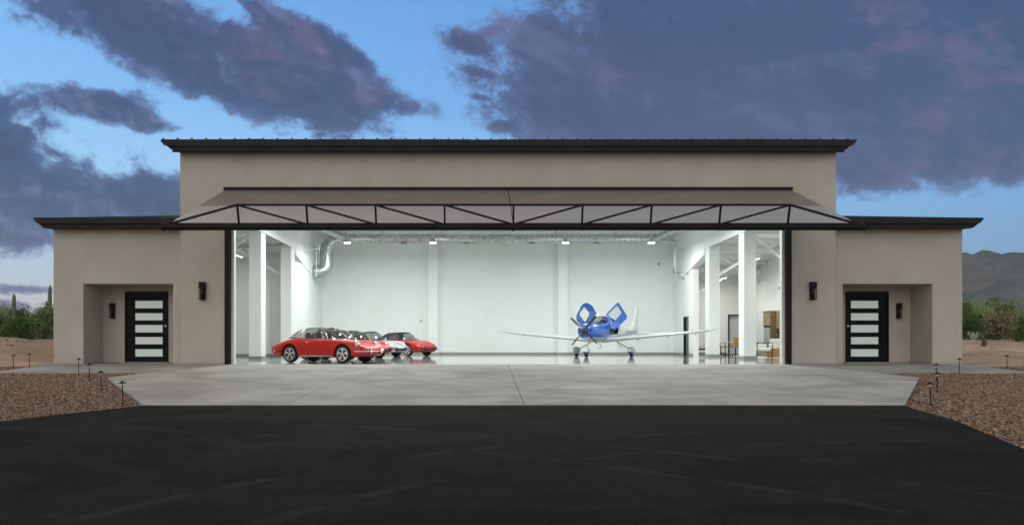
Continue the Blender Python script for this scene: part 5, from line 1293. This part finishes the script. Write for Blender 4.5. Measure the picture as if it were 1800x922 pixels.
saguaro(-26.8, 23.6, 3.5, .12, 'armed saguaro half hidden by the corner of the left wing', ((1.75, -.20, .65),))
saguaro(31.2, 26.5, 2.65, .20, 'thick round-topped saguaro among the shrubs right of the building')
# cholla
rng = random.Random(5); x, y = 26.05, 17.0
r = empty('cholla_cactus', (x, y, gz(x, y)-.04), label='bushy tan cholla cactus with a dark trunk right of the building', cat='cactus')
b = MB(); b.tube([(0, 0, 0), (.05, 0, .4), (-.05, 0, .75)], [.10, .08, .05], 8)
brs = []
for k in range(11):
    a = rng.uniform(0, 6.28); e_ = Vector((math.cos(a)*rng.uniform(.3, .75), math.sin(a)*rng.uniform(.3, .7), rng.uniform(.65, 1.35))); b.tube([(0, 0, rng.uniform(.3, .7)), e_*.6+Vector((0, 0, .25)), e_], [.05, .035, .02], 6); brs.append(e_)
b.build('trunk', 'bark', r)
b = MB()
for _ in range(900):
    q = rng.choice(brs)+Vector((rng.gauss(0, .17), rng.gauss(0, .17), rng.gauss(0, .17))); d = Vector((rng.gauss(0, 1), rng.gauss(0, 1), rng.gauss(.5, 1))).normalized()*rng.uniform(.05, .12)
    b.tube([q-d, q, q+d], [.018, .032, .016], 5)
tag(b.build('joints', 'cholla', r, fix=False), kind='stuff')
x, y = 23.95, 15.5
r = empty('prickly_pear', (x, y, gz(x, y)-.03), label='small prickly pear with flat pale pads on the right bank', cat='cactus')
for k, (dx_, dz_, an, s_) in enumerate(((0, .14, 0, .13), (-.10, .34, 25, .12), (.12, .34, -25, .12), (-.22, .50, 40, .09), (.24, .48, -35, .09), (.02, .46, 5, .10))):
    b = MB(); b.ell((0, 0, 0), (s_*.8, .025, s_*1.1), 14, 10); b.xf(Matrix.Translation((dx_, .02*k, dz_)) @ Matrix.Rotation(R(an), 4, 'Y')); b.build('pad', 'pear', r, smooth='all')

# low desert scrub covering the flat beyond the building, more than anyone could count
rng = random.Random(11); b = MB()
for _ in range(330):
    sx = rng.choice((-1, 1)); y = rng.uniform(24, 95); f = (y+28.8)/28.8
    x = (rng.uniform(-19, -13) if sx < 0 else rng.uniform(13, 21))*f
    h = rng.uniform(.8, 1.7); w = h*rng.uniform(.7, 1.1)
    leafcloud(b, (x, y, gz(x, y)+h*.42), (w*.7, w*.7, h*.5), int(230-y), .055+y*.0009, rng)
tag(b.build('scrub', 'leafA', fix=False), 'low green desert scrub spreading behind the building', 'scrub', kind='stuff')
rng = random.Random(12); b = MB()
for _ in range(260):
    sx = rng.choice((-1, 1)); y = rng.uniform(2, 26); f = (y+28.8)/28.8
    x = (rng.uniform(-19, -15.3) if sx < 0 else rng.uniform(15.3, 20.5))*f
    if y < 11 and rng.random() < .8: continue
    h = rng.uniform(.05, .22); leafcloud(b, (x, y, gz(x, y)+h*.4), (h*1.6, h*1.6, h*.5), 30, .03, rng)
tag(b.build('dry_grass', 'cholla', fix=False), 'dry tufts of pale grass on the dirt banks', 'grass', kind='stuff')

# thin evening air that pales the mountains
b = MB(); b.box(-1560, 1560, -1560, 1560, -8, 150); hz = b.build('haze', 'white'); m = bpy.data.materials.new('evening_air'); m.use_nodes = True
t = NT(m.node_tree); m.node_tree.nodes.remove(m.node_tree.nodes['Principled BSDF'])
pv = t.n('ShaderNodeVolumePrincipled'); pv.inputs['Color'].default_value = (.62, .75, .92, 1); pv.inputs['Density'].default_value = .00024; pv.inputs['Anisotropy'].default_value = .1
m.node_tree.links.new(pv.outputs[0], m.node_tree.nodes['Material Output'].inputs['Volume'])
hz.data.materials.clear(); hz.data.materials.append(m); tag(hz, kind='stuff')
S.cycles.volume_bounces = 0
